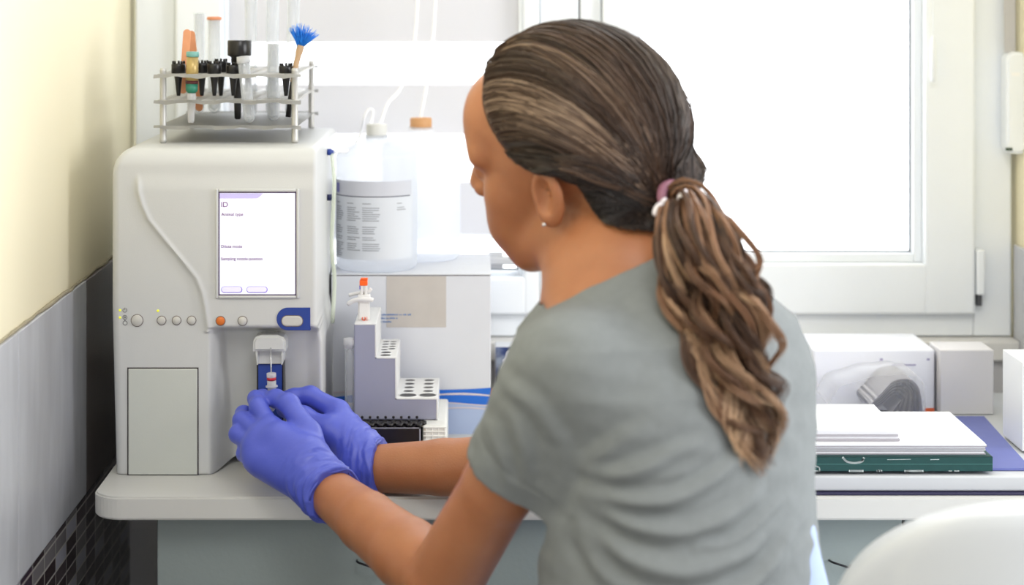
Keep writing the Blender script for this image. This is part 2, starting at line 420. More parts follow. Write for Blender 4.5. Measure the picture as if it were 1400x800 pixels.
def front(X, Z):
    Y = np.zeros_like(X)+YF
    # gentle bulge of the panel
    Y += .0008*((Z-(ZB+ZT)/2)/(ZT-ZB)*2)**2
    # S curve crease: right side raised 2 mm
    s = scurve(Z); m_ = sstep(fz(255), fz(285), Z)*0+1
    up = sstep(fz(235), fz(275), Z*-1+0)*0
    fade = 1-sstep(fz(262), fz(235), Z)
    Y -= .0035*np.exp(-((X-s-.001)/.0035)**2)*fade*(Z > fz(455)) * 1.0
    Y -= .003*sstep(-.002, .004, X-s)*fade*(Z > fz(449))
    # recess on the right below the buttons
    slope = np.clip((fz(447)-Z)/(fz(650)-fz(447))*-1, 0, 1)
    xe = fx(285)+0*Z                               # left rim of the recess
    wid = .016+.010*slope
    rx = sstep(0, 1, np.clip((X-xe)/wid, 0, 1)*1.0)
    rz = sstep(0, 1, np.clip((fz(445)-Z)/.012, 0, 1))
    dpt = .030+.028*np.clip(slope*1.3, 0, 1)
    rr = 1-.12*sstep(fx(415), fx(438), X)
    Y += dpt*np.minimum(rx, 1)*rz*rr
    return Y
X2 = np.zeros((nzg, nxg)); Z2 = np.zeros_like(X2)
for i, z in enumerate(Zg):
    a_, c_ = float(xl(z)), float(xr(z)); X2[i] = a_+(c_-a_)*us; Z2[i] = z
# bottom outline rises in the recess
rise = sstep(fx(284), fx(330), X2)*.013
Z2 = Z2+rise*(1-(Z2-ZB)/(ZT-ZB))**6
Y2 = front(X2, Z2)
# rounded rim
def rim(d, r_): d = np.clip(d, 0, r_); return r_-np.sqrt(np.clip(r_*r_-(r_-d)**2, 0, None))
dl = X2-X2[:, :1]; dr = X2[:, -1:]-X2; dt = ZT-Z2; db = Z2-ZB
Y2 = Y2+rim(dl, .010)+rim(dr, .0045)+rim(dt, .022)*.9+rim(db, .003)
V = []; idx = np.arange(nzg*nxg).reshape(nzg, nxg)
V = np.stack([X2, Y2, Z2], -1).reshape(-1, 3).tolist()
F = []
for i in range(nzg-1):
    for j in range(nxg-1): F.append((idx[i, j], idx[i, j+1], idx[i+1, j+1], idx[i+1, j]))
# rim loop extruded back
loop = [idx[0, j] for j in range(nxg)]+[idx[i, nxg-1] for i in range(1, nzg)]+[idx[nzg-1, j] for j in range(nxg-2, -1, -1)]+[idx[i, 0] for i in range(nzg-2, 0, -1)]
YB_ = 2.765
prev = loop
for yy in (2.52, 2.75, YB_):
    cur = []
    for k in loop:
        v = V[k]; c_ = [v[0], max(yy, v[1]), v[2]]
        if yy == 2.75: pass
        if yy == YB_: c_ = [v[0]+(.01 if v[0] < -.3 else -.01)*(1 if True else 0)*.5, yy, v[2]-(.005 if v[2] > .9 else 0)]
        V.append(c_); cur.append(len(V)-1)
    for q in range(len(loop)):
        q2 = (q+1) % len(loop); F.append((prev[q], cur[q], cur[q2], prev[q2]))
    prev = cur
bm = bmesh.new(); vv = [bm.verts.new(v) for v in V]
for f in F:
    try: bm.faces.new([vv[k] for k in f]).smooth = True
    except Exception: pass
bm.faces.new([vv[k] for k in prev])
body = obj('body', bm, M['abs'], an)
try:
    es = body.modifiers.new('edge', 'EDGE_SPLIT'); es.split_angle = math.radians(50)
except Exception: pass
# underside feet
for (X_, Y_) in ((XA+.03, YF+.04), (fx(400), YF+.10), (XA+.03, 2.72), (fx(400), 2.72)):
    b = B(); lathe(b, (X_, Y_, ZD+.0002), (0, 0, 1), [(.010, 0), (.010, .003), (.008, .016 if X_ > fx(300) else .006)], 16); obj('foot', b, M['dark'], an)
# seam strip between front moulding and the right side
def yfront(px, py): return float(front(np.array([fx(px)]), np.array([fz(py)]))[0])
# door: dark joint line then door plate
b = B(); yd_ = yfront(230, 510)
box(b, (fx(174), yd_-.0004, fz(649.5)), (fx(271.5), yd_+.004, fz(502.5))); dg = obj('door_joint', b, M['gapm'], an)
b = B(); box(b, (fx(175.6), yd_-.0018, fz(649)), (fx(270), yd_+.004, fz(504.2)), .0012); obj('door', b, M['abs_door'], an)
# side moulding on the right face: vertical lighter seam
# screen
ys = yfront(350, 330)-.001
def ring(b, x0, x1, z0, z1, wd, y0, y1, mi=0, bev=.001):
    box(b, (x0-wd, y0, z0-wd), (x0, y1, z1+wd), bev, mi=mi); box(b, (x1, y0, z0-wd), (x1+wd, y1, z1+wd), bev, mi=mi)
    box(b, (x0, y0, z0-wd), (x1, y1, z0), bev, mi=mi); box(b, (x0, y0, z1), (x1, y1, z1+wd), bev, mi=mi)
b = B(); x0, x1, z0, z1 = fx(299.5), fx(405.5), fz(403), fz(262)
ring(b, x0, x1, z0, z1, .0038, ys-.0022, ys+.004, 0, .0016); obj('screen_bezel', b, M['abs'], an)
b = B(); ring(b, x0+.0012, x1-.0012, z0+.0012, z1-.0012, .0015, ys-.0012, ys+.004, 0, 0)
obj('screen_border', b, mat('screen_border_dark', (70, 42, 84), .4), an)
scm = mat('screen_white', (240, 244, 255), .3, emis=.35)
b = B(); box(b, (x0+.001, ys-.0006, z0+.001), (x1-.001, ys+.004, z1-.001)); sc = obj('screen', b, scm, an)
lil = mat('screen_lilac', (200, 190, 238), .3, emis=.25); pur = mat('screen_text_purple', (128, 50, 130), .5, emis=.05); lil2 = mat('screen_lilac_dark', (150, 130, 215), .3, emis=.2)
b = B(); prism(b, [(fx(301), fz(264)), (fx(360), fz(264)), (fx(357), fz(267.5)), (fx(352), fz(271)), (fx(301), fz(271))], ys-.0009, ys-.0005); obj('menu_bar', b, lil, sc)
for tx, px_, py_, sz in (('ID', 302.5, 282.5, .0088), ('Animal type', 303.2, 294.5, .0054), ('Dilute mode', 302.7, 338.2, .0050), ('Sampling nozzle position', 302.7, 355, .0050)):
    text('screen_text', tx, (fx(px_), ys-.0009, fz(py_)), sz, pur, sc)
for pxa, pxb in ((303, 332), (337.5, 366.5)):
    b = B(); prism(b, rrect((fx(pxa)+fx(pxb))/2, fz(395.3), fx(pxb)-fx(pxa), .0078, .0038), ys-.0008, ys-.0004); o1 = obj('screen_key', b, lil2, sc)
    b = B(); prism(b, rrect((fx(pxa)+fx(pxb))/2-.0002, fz(395), fx(pxb)-fx(pxa)-.0018, .0062, .003), ys-.0010, ys-.0006); obj('key_face', b, mat('screen_key_white', (232, 228, 252), .3, emis=.3), o1)
# buttons
bh_ = mat('button_ring_dark', (120, 108, 104), .5)
for nm, px_, r_, mm in (('power_button', 187.5, 7.7, 'btn'), ('button', 221, 5.6, 'btn'), ('button', 241.5, 5.6, 'btn'), ('button', 262, 5.6, 'btn'), ('orange_button', 302, 5.9, 'orange'), ('button', 332, 5.9, 'btn')):
    yb2 = yfront(px_, 438)-.0002
    b = B(); lathe(b, (fx(px_), yb2+.002, fz(438.2)), (0, -1, 0), [((r_+.9)*kx, 0), ((r_+.9)*kx, .0024), (r_*kx, .0024)], 32); rb = obj('button_ring', b, bh_, an)
    b = B(); lathe(b, (fx(px_), yb2+.002, fz(438.2)), (0, -1, 0), [(r_*kx, 0), (r_*kx, .0032), ((r_-1)*kx, .0042), (.0001, .0044)], 32); o = obj(nm, b, M[mm], an)
    if mm == 'orange': tag(o, 'orange round button')
gl = mat('led_yellow', (226, 226, 60), .4, emis=.5); ink = mat('printed_symbol', (84, 82, 84), .6)
for px_, py_ in ((164, 424.3), (164, 434.2), (216, 425)):
    b = B(); y_ = yfront(px_, py_)
    lathe(b, (fx(px_), y_+.001, fz(py_)), (0, -1, 0), [(.0015, 0), (.0015, .0013), (.0006, .0018)], 12); obj('indicator_light', b, gl, an)
def ringlet(b, px_, py_, r_, a0=0, a1=2*PI):
    y_ = yfront(px_, py_)-.0003; n = 20
    tube(b, [(fx(px_)+r_*math.sin(a0+(a1-a0)*k/n), y_, fz(py_)+r_*math.cos(a0+(a1-a0)*k/n)) for k in range(n+1)], .00028, 5)
b = B(); ringlet(b, 170.8, 424.2, .0024, .5, 2*PI-.5); ringlet(b, 170.8, 434, .0025); ringlet(b, 170.8, 434, .0008); ringlet(b, 171.2, 441.6, .0025)
y_ = yfront(171, 424)-.0003; tube(b, [(fx(170.8), y_, fz(420.7)), (fx(170.8), y_, fz(424))], .00028, 5)
tube(b, [(fx(170.9), y_, fz(437)), (fx(171), y_, fz(438.8))], .00028, 5)
obj('power_symbols', b, ink, an)
# start key: blue surround and pill
yk = yfront(400, 435)
b = B(); zc_ = fz(435.5); xs = [(fx(424), zc_+fx(642+15.5)), (fx(395), zc_+fx(642+15.5))]
R_ = 15.5*kx; cxk = fx(394)
pts = [(fx(424.5), zc_+R_)]+[(cxk+R_*math.cos(a_), zc_+R_*math.sin(a_)) for a_ in np.linspace(PI/2, 3*PI/2, 20)]+[(fx(424.5), zc_-R_)]
prism(b, pts, yk-.0016, yk+.010, .0008); obj('start_key_surround', b, M['blue'], an)
b = B(); prism(b, rrect(fx(400), fz(438), 30*kx, 15.5*kx, 7.6*kx, 8), yk-.0021, yk+.01, 0); so = obj('start_key_ring', b, bh_, an)
b = B(); prism(b, rrect(fx(400), fz(438), 28*kx, 13.8*kx, 6.8*kx, 8), yk-.0040, yk+.01, .0012, seg=3); obj('start_key', b, M['btn'], an)
# probe cover, blue plate, needle (inside the recess)
yr = yfront(370, 480); YP = 2.392
b = B(); y0_ = yr-.030
def rx_(px, Y): return (px-VX)*Y/FPX
def rz_(py, Y): return CZ-(py-VY)*Y/FPX
Yc = 2.402
hood = [(-22.5, 22), (-22.5, 8), (-19, 2.5), (-12, 0), (12, 0), (19, 2.5), (22.5, 8), (22.5, 22)]
prism(b, [(rx_(368+dx, Yc), rz_(459+dy, Yc)) for dx, dy in hood], Yc, yr+.012, .003, seg=3)
# side cheeks under the hood
for sgn in (-1, 1):
    pts = [(rx_(368+sgn*19.5, Yc), rz_(480, Yc)), (rx_(368+sgn*16, Yc), rz_(480, Yc)), (rx_(368+sgn*16, Yc), rz_(500, Yc)), (rx_(368+sgn*17.5, Yc), rz_(500, Yc))]
    prism(b, pts, Yc+.004, yr+.012, .0006)
box(b, (rx_(351, Yc), Yc+.012, rz_(500, Yc)), (rx_(385, Yc), yr+.012, rz_(474, Yc)))
obj('probe_cover', b, M['abs'], an, smooth=False)
Yb = 2.4185
b = B(); box(b, (rx_(351, Yb), Yb, rz_(600, Yb)), (rx_(387.5, Yb), Yb+.05, rz_(495.5, Yb))); obj('plate_frame', b, M['dark'], an)
b = B(); box(b, (rx_(353.3, Yb), Yb-.001, rz_(598, Yb)), (rx_(385.5, Yb), Yb+.04, rz_(498, Yb))); obj('blue_plate', b, M['blue'], an)
b = B(); tube(b, [(rx_(369, YP), YP+.012, rz_(473, YP)), (rx_(370, YP), YP+.004, rz_(500, YP)), (rx_(371.3, YP), YP, rz_(538, YP))], .00085, 8); obj('needle', b, mat('needle_steel', (196, 198, 204), .25, .9), an)
# right flank trim: rear hose connectors
YH = 2.585
for (py_, c_) in ((208, M['blue']), (270, mat('navy', (24, 34, 84), .4))):
    b = B(); p = P(452, py_, YH); lathe(b, (XB+.0005, YH, p.z), (1, 0, 0), [(.0042, 0), (.0042, .005), (.0028, .006), (.0028, .008)], 14); obj('hose_connector', b, c_, an)
b = B(); tube(b, spline([(XB+.006, YH, P(452, 208, YH).z), (XB+.010, YH-.01, 1.08), (XB+.006, YH, 1.0), (XB+.009, YH+.01, .955), (XB+.007, YH, .90)], 8), .0025, 8); obj('hose', b, thin_mat('hose_clear', (238, 244, 226), .6, .3, .3), an)

# sample tube held in the gloved hands
M['clear'] = thin_mat('clear_plastic', (232, 236, 240), .22, .12, .2)
M['clear2'] = thin_mat('cloudy_plastic', (240, 240, 242), .62, .3, .4)
st = thing('sample_tube', 'small clear sample tube with red ring held under the needle', 'tube', P(372, 562, YP))
ax = Vector((-.03, 0, 1)).normalized()
b = B(); bs = P(372.5, 562, YP); lathe(b, bs, ax, [(.002, 0), (.0048, .006), (.0050, .028), (.0072, .0285), (.0072, .0300), (.0052, .0302), (.0054, .036)], 24)
obj('tube_body', b, M['clear2'], st)
b = B(); lathe(b, bs+ax*.0365, ax, [(.0050, 0), (.0055, .0002), (.0055, .0030), (.0050, .0032)], 24); obj('red_ring', b, mat('red_band', (190, 24, 44), .35), st)
b = B(); lathe(b, bs+ax*.0399, ax, [(.0052, 0), (.0056, .0005), (.0056, .0050), (.0050, .0052)], 24); obj('tube_mouth', b, M['clear2'], st)

# ------------------------------------------------------------------ rack of tubes on the analyser
M['alu'] = mat('rack_aluminium', (204, 203, 200), .38, .45, noise=.12, nscale=40, bump=.3, bscale=120)
YR0, YR1 = 2.478, 2.750
tr_ = thing('test_tube_rack', 'three-tier aluminium test tube rack on top of the analyser', 'rack', (rx_(313, YR0), 2.61, ZT))
xa, xb = rx_(211, YR0), rx_(412, YR0)
shz = [CZ-(102.5-VY)*YR0/FPX, CZ-(138-VY)*YR0/FPX, CZ-(172.5-VY)*YR0/FPX]
def holes_sheet(bm, z, holes):
    nx_, ny_ = (10, 13) if holes else (6, 8)
    x0_, x1_, y0_, y1_ = xa+.004, xb-.004, YR0-.004, YR1+.004
    if not holes:
        vs = [[bm.verts.new((x0_+(x1_-x0_)*i/nx_, y0_+(y1_-y0_)*j/ny_, z+.0008*math.sin(i*2.1+j)*(1 if j in (0, ny_) else .4))) for j in range(ny_+1)] for i in range(nx_+1)]
        for i in range(nx_):
            for j in range(ny_): bm.faces.new((vs[i][j], vs[i+1][j], vs[i+1][j+1], vs[i][j+1]))
    else:
        cw, cd = (x1_-x0_)/nx_, (y1_-y0_)/ny_; rr = min(cw, cd)*.40; n = 12
        for i in range(nx_):
            for j in range(ny_):
                cx, cy = x0_+cw*(i+.5), y0_+cd*(j+.5); inner = []; outer = []
                for k in range(n):
                    a = 2*PI*k/n+PI/12*0; c_, s_ = math.cos(a), math.sin(a); mxx = max(abs(c_), abs(s_))
                    inner.append(bm.verts.new((cx+rr*c_, cy+rr*s_, z))); outer.append(bm.verts.new((cx+cw/2*c_/mxx, cy+cd/2*s_/mxx, z)))
                for k in range(n): bm.faces.new((inner[k], inner[(k+1) % n], outer[(k+1) % n], outer[k]))
        bmesh.ops.remove_doubles(bm, verts=bm.verts, dist=1e-5)
    # wavy down-turned lips
    for yy, sg in ((y0_, -1), (y1_, 1)):
        vs = []
        for k in range(25):
            x_ = xa+(xb-xa)*k/24; wv = .0012*math.sin(k*.9+z*50)+.0006*math.sin(k*2.3)
            vs.append((bm.verts.new((x_, yy, z+wv*.3+.0010)), bm.verts.new((x_, yy+sg*.004, z+wv-.0028))))
        for p, q in zip(vs, vs[1:]): bm.faces.new((p[0], p[1], q[1], q[0]))
for i, z in enumerate(shz):
    b = B(); holes_sheet(b, z, i < 2); g = bmesh.ops.solidify(b, geom=b.faces[:], thickness=.0012)
    obj('shelf', b, M['alu'], tr_)
for (px_, Y) in ((223, YR0+.006), (403, YR0+.006), (262, YR1-.006), (427, YR1-.006)):
    X_ = rx_(223 if px_ in (223, 262) else 403, YR0+.006)
    b = B(); lathe(b, (X_, Y, ZT+.0004), (0, 0, 1), [(.0032, 0), (.0043, .001), (.0043, .004), (.0040, .005), (.0040, shz[0]-ZT+.004), (.0042, shz[0]-ZT+.0045), (.0036, shz[0]-ZT+.0075), (.001, shz[0]-ZT+.008)], 16)
    obj('post', b, M['alu'], tr_)
blk = mat('tip_holder_black', (20, 18, 20), .3)
gA = 'black cone cups standing in the top shelf of the rack'
def cone_cup(px_, py_, Y, s=1.0):
    """cup rim at px,py; slim cone hanging through the rack holes"""
    p = P(px_, py_, Y); h0 = p.z-(CZ-(131-VY)*Y/FPX)
    t = thing('cone_cup', 'black cone shaped cup', 'cup', (p.x, p.y, p.z-h0), gA)
    b = B(); r = .0088*s
    lathe(b, (p.x, p.y, p.z-h0), (0, 0, 1), [(.0022, 0), (.0028, .004), (.0042, h0*.45), (.0056, h0*.66), (.0060, h0*.68), (r, h0*.70), (r, h0*.97), (r*.92, h0), (r*.75, h0), (r*.72, h0*.9), (.0005, h0*.9)], 24)
    obj('cup_body', b, blk, t)
    for k in range(5):
        a = k*2*PI/5+.4
        b = B(); lathe(b, (p.x+r*.8*math.cos(a), p.y+r*.8*math.sin(a), p.z-.0005), (0, 0, 1), [(.0014, 0), (.0014, .0034), (.0008, .0040)], 10); obj('peg', b, blk, t)
    return t
names = ['black cone cup at the left end of the rack behind the gold tube', 'black cone cup just right of the gold banded tube', 'black cone cup in the middle of the black cup cluster', 'black cone cup right under the tall black cap', 'black cone cup beside the blue brush near the right post', 'black cone cup behind the others in the cluster']
for k, (px_, py_, Y) in enumerate(((244, 87, 2.50), (276, 86, 2.51), (293, 87, 2.492), (319, 89, 2.495), (391, 90, 2.50), (302, 84, 2.535))):
    t = cone_cup(px_, py_, Y); t['label'] = names[k]
wood = mat('tinted_wood_orange', (236, 164, 120), .6, noise=.2, nscale=80); woodn = mat('brush_wood', (206, 172, 136), .5, noise=.3, nscale=60)
def stick(pa, pb, Ya, Yb_, label, wd=.0052, m=wood):
    a_, c_ = P(*pa, Ya), P(*pb, Yb_); d = (c_-a_); L = d.length; ux = Vector((1, 0, 0)); dn = d.normalized(); ux = (ux-dn*ux.dot(dn)).normalized(); nn = dn.cross(ux)
    b = B(); ring_ = []
    for k in range(9): a = PI*k/8; ring_.append((math.cos(a)*wd, L-wd+math.sin(a)*wd))
    for k in range(9): a = PI+PI*k/8; ring_.append((math.cos(a)*wd, wd+math.sin(a)*wd))
    f0 = [b.verts.new(a_+ux*x_+dn*y_-nn*.0008) for x_, y_ in ring_]; f1 = [b.verts.new(a_+ux*x_+dn*y_+nn*.0008) for x_, y_ in ring_]
    b.faces.new(f0); b.faces.new(f1[::-1]); n = len(f0)
    for k in range(n): b.faces.new((f0[k], f1[k], f1[(k+1) % n], f0[(k+1) % n]))
    o = obj('wooden_stick', b, m, origin=a_); tag(o, label, 'stick', 'orange wooden sticks in the rack'); return o
stick((250, 128), (256, 40), 2.515, 2.52, 'orange flat wooden stick, the front one of the pair behind the gold tube', .0047)
stick((273, 152), (261, 42), 2.56, 2.55, 'orange flat wooden stick behind its twin, tip showing below the middle shelf', .0047)
# gold and green banded tube
gold = mat('gold_label', (190, 164, 104), .35, .3); grn = mat('green_band', (44, 128, 104), .4); grn2 = mat('pale_green_cap', (120, 176, 168), .4)
Yt = 2.487; g_ = thing('banded_tube', 'tube with gold and green sleeve and white tip in front corner of rack', 'tube', P(261, 168, Yt))
a_ = P(261, 168, Yt); c_ = P(263.5, 71, Yt); ax_ = (c_-a_).normalized(); L = (c_-a_).length
b = B(); lathe(b, a_, ax_, [(.0030, 0), (.0040, .002), (.0056, L*.36), (.0052, L*.42)], 20); obj('tube_tip', b, M['clear2'], g_)
b = B(); lathe(b, a_+ax_*L*.42, ax_, [(.0050, 0), (.0074, .003), (.0078, L*.13)], 20, mi=1); lathe(b, a_+ax_*(L*.42+L*.131), ax_, [(.0078, 0), (.0079, L*.045)], 20, mi=2)
lathe(b, a_+ax_*(L*.42+L*.1765), ax_, [(.0078, 0), (.0074, L*.33)], 20, mi=0); obj('sleeve', b, [gold, grn, mat('dark_red_band', (92, 34, 40), .4)], g_)
b = B(); lathe(b, a_+ax_*L*.93, ax_, [(.0072, 0), (.0080, .001), (.0080, L*.07), (.006, L*.075)], 20); obj('cap', b, grn2, g_)
# tall black cap item
Yt = 2.52; bc = thing('capped_probe', 'tall black capped cylinder standing through the rack behind clear tube', 'probe', P(325, 163, Yt))
b = B(); z0 = P(325, 163, Yt); kk = Yt/FPX
lathe(b, z0, (0, 0, 1), [(.003, 0), (.0042, .002), (.0048, 28*kk), (.0052, 58*kk), (.0070, 62*kk), (.0078, 74*kk), (.0078, 86*kk)], 24); obj('stem', b, blk, bc)
b = B(); lathe(b, P(327.5, 87, Yt), (0, 0, 1), [(.0092, 0), (.0104, .002), (.0104, 9*kk), (.0146, 11*kk), (.0150, 12*kk), (.0150, 31*kk), (.0142, 32*kk), (.001, 32*kk)], 32); obj('cap', b, blk, bc)
def clear_tube(pa, pb, Ya, Yb_, r, label, cap=None, name='test_tube', group='clear tubes standing in the rack'):
    a_, c_ = P(*pa, Ya), P(*pb, Yb_); ax_ = (c_-a_).normalized(); L = (c_-a_).length
    t = thing(name, label, 'tube', a_, group)
    b = B(); prof = [(r*math.sin(a), r-r*math.cos(a)) for a in np.linspace(.05, PI/2, 6)]+[(r, L*.5), (r, L), (r*.86, L), (r*.86, L*.5), (r*.86, r), (.0003, r*.4)]
    lathe(b, a_, ax_, prof, 20); obj('tube_wall', b, M['clear'], t)
    if cap: b = B(); lathe(b, c_-ax_*cap[1]*.8, ax_, [(r*1.02, 0), (r*1.18, .0006), (r*1.12, cap[1]), (r*.6, cap[1]+.0005)], 20); obj('stopper', b, cap[0], t)
    return t
clear_tube((341.5, 168), (332.5, 79), 2.488, 2.486, .0072, 'short clear tube leaning left in the front row of the rack', (M['clear2'], .008))
clear_tube((374, 165), (374, 60), 2.53, 2.53, .0078, 'upright clear tube in the rack between leaning tube and brush')
clear_tube((398, 160), (402, -30), 2.66, 2.66, .0082, 'tall clear glass tube rising out of view, right one of the tall three')
clear_tube((343, 158), (343, -40), 2.68, 2.68, .0082, 'tall clear glass tube rising out of view, left one of the tall three')
clear_tube((372, 158), (373, -50), 2.70, 2.70, .0086, 'tall clear glass tube rising out of view, middle one of the tall three')
clear_tube((293, 155), (293, 24), 2.66, 2.66, .0085, 'frosted tube with small orange stopper behind the black cups', (mat('stopper_orange', (226, 150, 110), .5), .004))
clear_tube((272, 155), (273, 18), 2.69, 2.69, .0075, 'clear tube behind the orange wooden sticks')
# brush
Yt = 2.50; br = thing('brush', 'small brush with blue fan bristles and wooden handle leaning in the rack', 'brush', P(394, 160, Yt))
b = B(); tube(b, [P(394, 160, Yt), P(398, 130, Yt), P(401, 105, Yt)], [.0035, .0034, .003], 12); obj('handle_end', b, blk, br)
b = B(); tube(b, spline([P(400, 112, Yt), P(404, 92, Yt), P(409, 72, Yt), P(411.5, 62, Yt)], 5), [.0034]*5+[.0036]*5+[.0044]*5+[.0048], 14); obj('handle', b, woodn, br)
b = B(); o_ = P(411, 64, Yt)
for k in range(150):
    a = random.uniform(-.52, .95); dy = random.uniform(-.18, .18); L = random.uniform(.020, .030)*(1-.12*abs(a))
    a += random.gauss(0, .02); d = Vector((math.sin(a), dy, math.cos(a))).normalized(); p = o_+Vector((random.uniform(-.0035, .0035), random.uniform(-.002, .002), 0))
    tube(b, [p, p+d*L*.6+Vector((0, 0, -.0002)), p+d*L+Vector((.001*math.sin(a*3), 0, -.0010*abs(a)))], [.0005, .00045, .0002], 4)
obj('bristles', b, mat('bristle_blue', (28, 128, 228), .45), br)

# ------------------------------------------------------------------ bottles on the carton
ZBX = .958
M['hdpe'] = bpy.data.materials.new('milky_bottle_plastic'); M['hdpe'].use_nodes = True
t = M['hdpe'].node_tree; pb_ = t.nodes['Principled BSDF']; pb_.inputs['Base Color'].default_value = lin((240, 243, 248)); pb_.inputs['Roughness'].default_value = .35
tl = N(t, 'ShaderNodeBsdfTranslucent'); tl.inputs[0].default_value = lin((246, 248, 252)); tp = N(t, 'ShaderNodeBsdfTransparent')
m1 = N(t, 'ShaderNodeMixShader'); m1.inputs[0].default_value = .6; m2 = N(t, 'ShaderNodeMixShader'); m2.inputs[0].default_value = .26
t.links.new(pb_.outputs[0], m1.inputs[1]); t.links.new(tl.outputs[0], m1.inputs[2]); t.links.new(m1.outputs[0], m2.inputs[1]); t.links.new(tp.outputs[0], m2.inputs[2]); t.links.new(m2.outputs[0], t.nodes['Material Output'].inputs[0])
lab = mat('label_grey', (214, 218, 224), .6); inkg = mat('label_print_grey', (150, 153, 160), .7); inkl = mat('label_print_dark', (96, 98, 112), .7)
lab2 = mat('label_header_grey', (202, 204, 212), .6)
def bottle(cx, cy, z0, r, pbody, label, capm, capr, caph, caplab):
    t = thing('reagent_bottle', label, 'bottle', (cx, cy, z0), 'milky plastic reagent bottles on the carton')
    b = B(); lathe(b, (cx, cy, z0), (0, 0, 1), pbody, 48); obj('bottle_body', b, M['hdpe'], t)
    H = pbody[-1][1]
    b = B(); lathe(b, (cx, cy, z0+H-.004), (0, 0, 1), [(capr*.96, 0), (capr, .001), (capr, caph*.9), (capr*.93, caph), (.001, caph+.0005)], 36)
    c = obj('cap', b, capm, t); c['label'] = caplab
    return t
r1 = .054; c1 = Vector(((515-VX)*2.68/FPX, 2.679, ZBX+.0006))
bt = bottle(c1.x, c1.y, c1.z, r1, [(r1*.90, 0), (r1*.985, .004), (r1, .010), (r1, .148), (r1*.97, .153), (r1*.80, .160), (r1*.42, .166), (.0155, .168), (.0155, .176)], 'milky plastic bottle with printed grey label and white cap, nearest on the carton', mat('cap_white', (214, 214, 210), .4), .0138, .0185, 'white cap')
def cyl_patch(bm, c, r, a0, a1, z0, z1, n=20, mi=0):
    lo = [bm.verts.new((c.x+r*math.sin(a0+(a1-a0)*k/n), c.y-r*math.cos(a0+(a1-a0)*k/n), z0)) for k in range(n+1)]
    hi = [bm.verts.new((c.x+r*math.sin(a0+(a1-a0)*k/n), c.y-r*math.cos(a0+(a1-a0)*k/n), z1)) for k in range(n+1)]
    for k in range(n):
        f = bm.faces.new((lo[k], lo[k+1], hi[k+1], hi[k])); f.smooth = True; f.material_index = mi
zb_ = lambda py: CZ-(py-VY)*2.63/FPX
def pa(px): return math.asin(max(-.999, min(.999, (px-515)/57.0)))
b = B(); cyl_patch(b, c1, r1+.0006, -1.35, pa(564), zb_(355), zb_(268), mi=0); cyl_patch(b, c1, r1+.0006, -1.35, pa(564), zb_(268), zb_(248), mi=1)
cyl_patch(b, c1, r1+.0009, -1.3, pa(562), zb_(269.5), zb_(268.2), mi=2)
lb = obj('label', b, [lab, lab2, inkl], bt)
b = B()
for colx, wmax in ((462, 10), (477, 19), (498, 26), (545, 14)):
    yy = 275
    for li in range(26):
        yy += 2.9
        if li in (1, 9, 10, 15, 18) or (colx == 545 and li > 3) or (colx > 470 and li > 22): continue
        wl_ = wmax*(.55+.45*random.random()) if li else wmax*.45
        cyl_patch(b, c1, r1+.0009, pa(colx), pa(min(colx+wl_, 563)), zb_(yy+1.0), zb_(yy), n=4)
lp_ = obj('label_print', b, inkg, lb); lp_['kind'] = 'stuff'
b = B(); cyl_patch(b, c1, r1+.001, -1.2, -1.05, zb_(265), zb_(252), n=4, mi=0); obj('label_mark', b, mat('mark_lilac', (130, 130, 190), .6), lb)
r2 = .054; c2 = Vector(((575.5-VX)*2.775/FPX, 2.776, ZBX+.0006))
bottle(c2.x, c2.y, c2.z, r2, [(r2*.90, 0), (r2*.985, .004), (r2, .010), (r2, .150), (r2*.96, .156), (r2*.7, .1655), (r2*.36, .171), (.0165, .173), (.0165, .180)], 'milky plastic bottle without label and with tan cap, behind the labelled one', mat('cap_tan', (204, 152, 102), .5), .0150, .0165, 'tan screw cap')
hm = mat('white_hose', (250, 250, 252), .4)
b = B(); tube(b, spline([(c1.x, c1.y, c1.z+.189), P(519, 172, 2.70), P(530, 142, 2.71), P(549, 118, 2.73), P(566, 60, 2.76), P(572, -40, 2.79), P(574, -200, 2.80)], 8), .0026, 8)
tag(obj('drain_hose', b, hm), 'white hose rising from the white cap and bending right', 'hose')
b = B(); tube(b, spline([(c1.x-.008, c1.y, c1.z+.189), P(508, 165, 2.70), P(510, 152, 2.70), P(504, 150, 2.70), P(498, 160, 2.70), P(492, 185, 2.71), P(478, 205, 2.66), P(464, 207, 2.61), (XB+.009, YH, P(452, 208, YH).z)], 8), .0022, 8)
tag(obj('looped_hose', b, hm), 'thin white hose looping from the white cap down towards the analyser', 'hose')
b = B(); tube(b, spline([(c2.x, c2.y, c2.z+.1925), P(575, 160, 2.775), P(583, 118, 2.78), P(592, 50, 2.79), P(598, -60, 2.80), P(600, -220, 2.80)], 8), .0026, 8)
tag(obj('drain_hose', b, hm), 'white hose rising straight up from the tan cap', 'hose')

# carton
M['carton'] = mat('carton_white', (214, 216, 222), .7, noise=.05, nscale=30)
cy0, cy1 = 2.622, 2.822
cX0, cX1 = rx_(453, cy0), rx_(671, cy0)
ca = thing('carton', 'white cardboard carton with blue wave print carrying the bottles', 'box', ((cX0+cX1)/2, 2.72, ZD))
b = B(); box(b, (cX0, cy0, ZD+.0005), (cX1, cy1, ZBX-.0022), .0012); obj('box_body', b, M['carton'], ca)
b = B(); xs = (cX0+cX1)/2+.02
box(b, (cX0-.0006, cy0-.0003, ZBX-.0016), (cX1+.0006, 2.7215, ZBX), .0005); box(b, (cX0-.0006, 2.7225, ZBX-.0016), (cX1+.0006, cy1, ZBX), .0005)
obj('lid_flap', b, M['carton'], ca)
b = B(); box(b, (cX0+.001, cy0-.0002, ZBX-.0024), (cX1-.001, cy0+.001, ZBX-.0014)); obj('lid_gap', b, M['gapm'], ca)
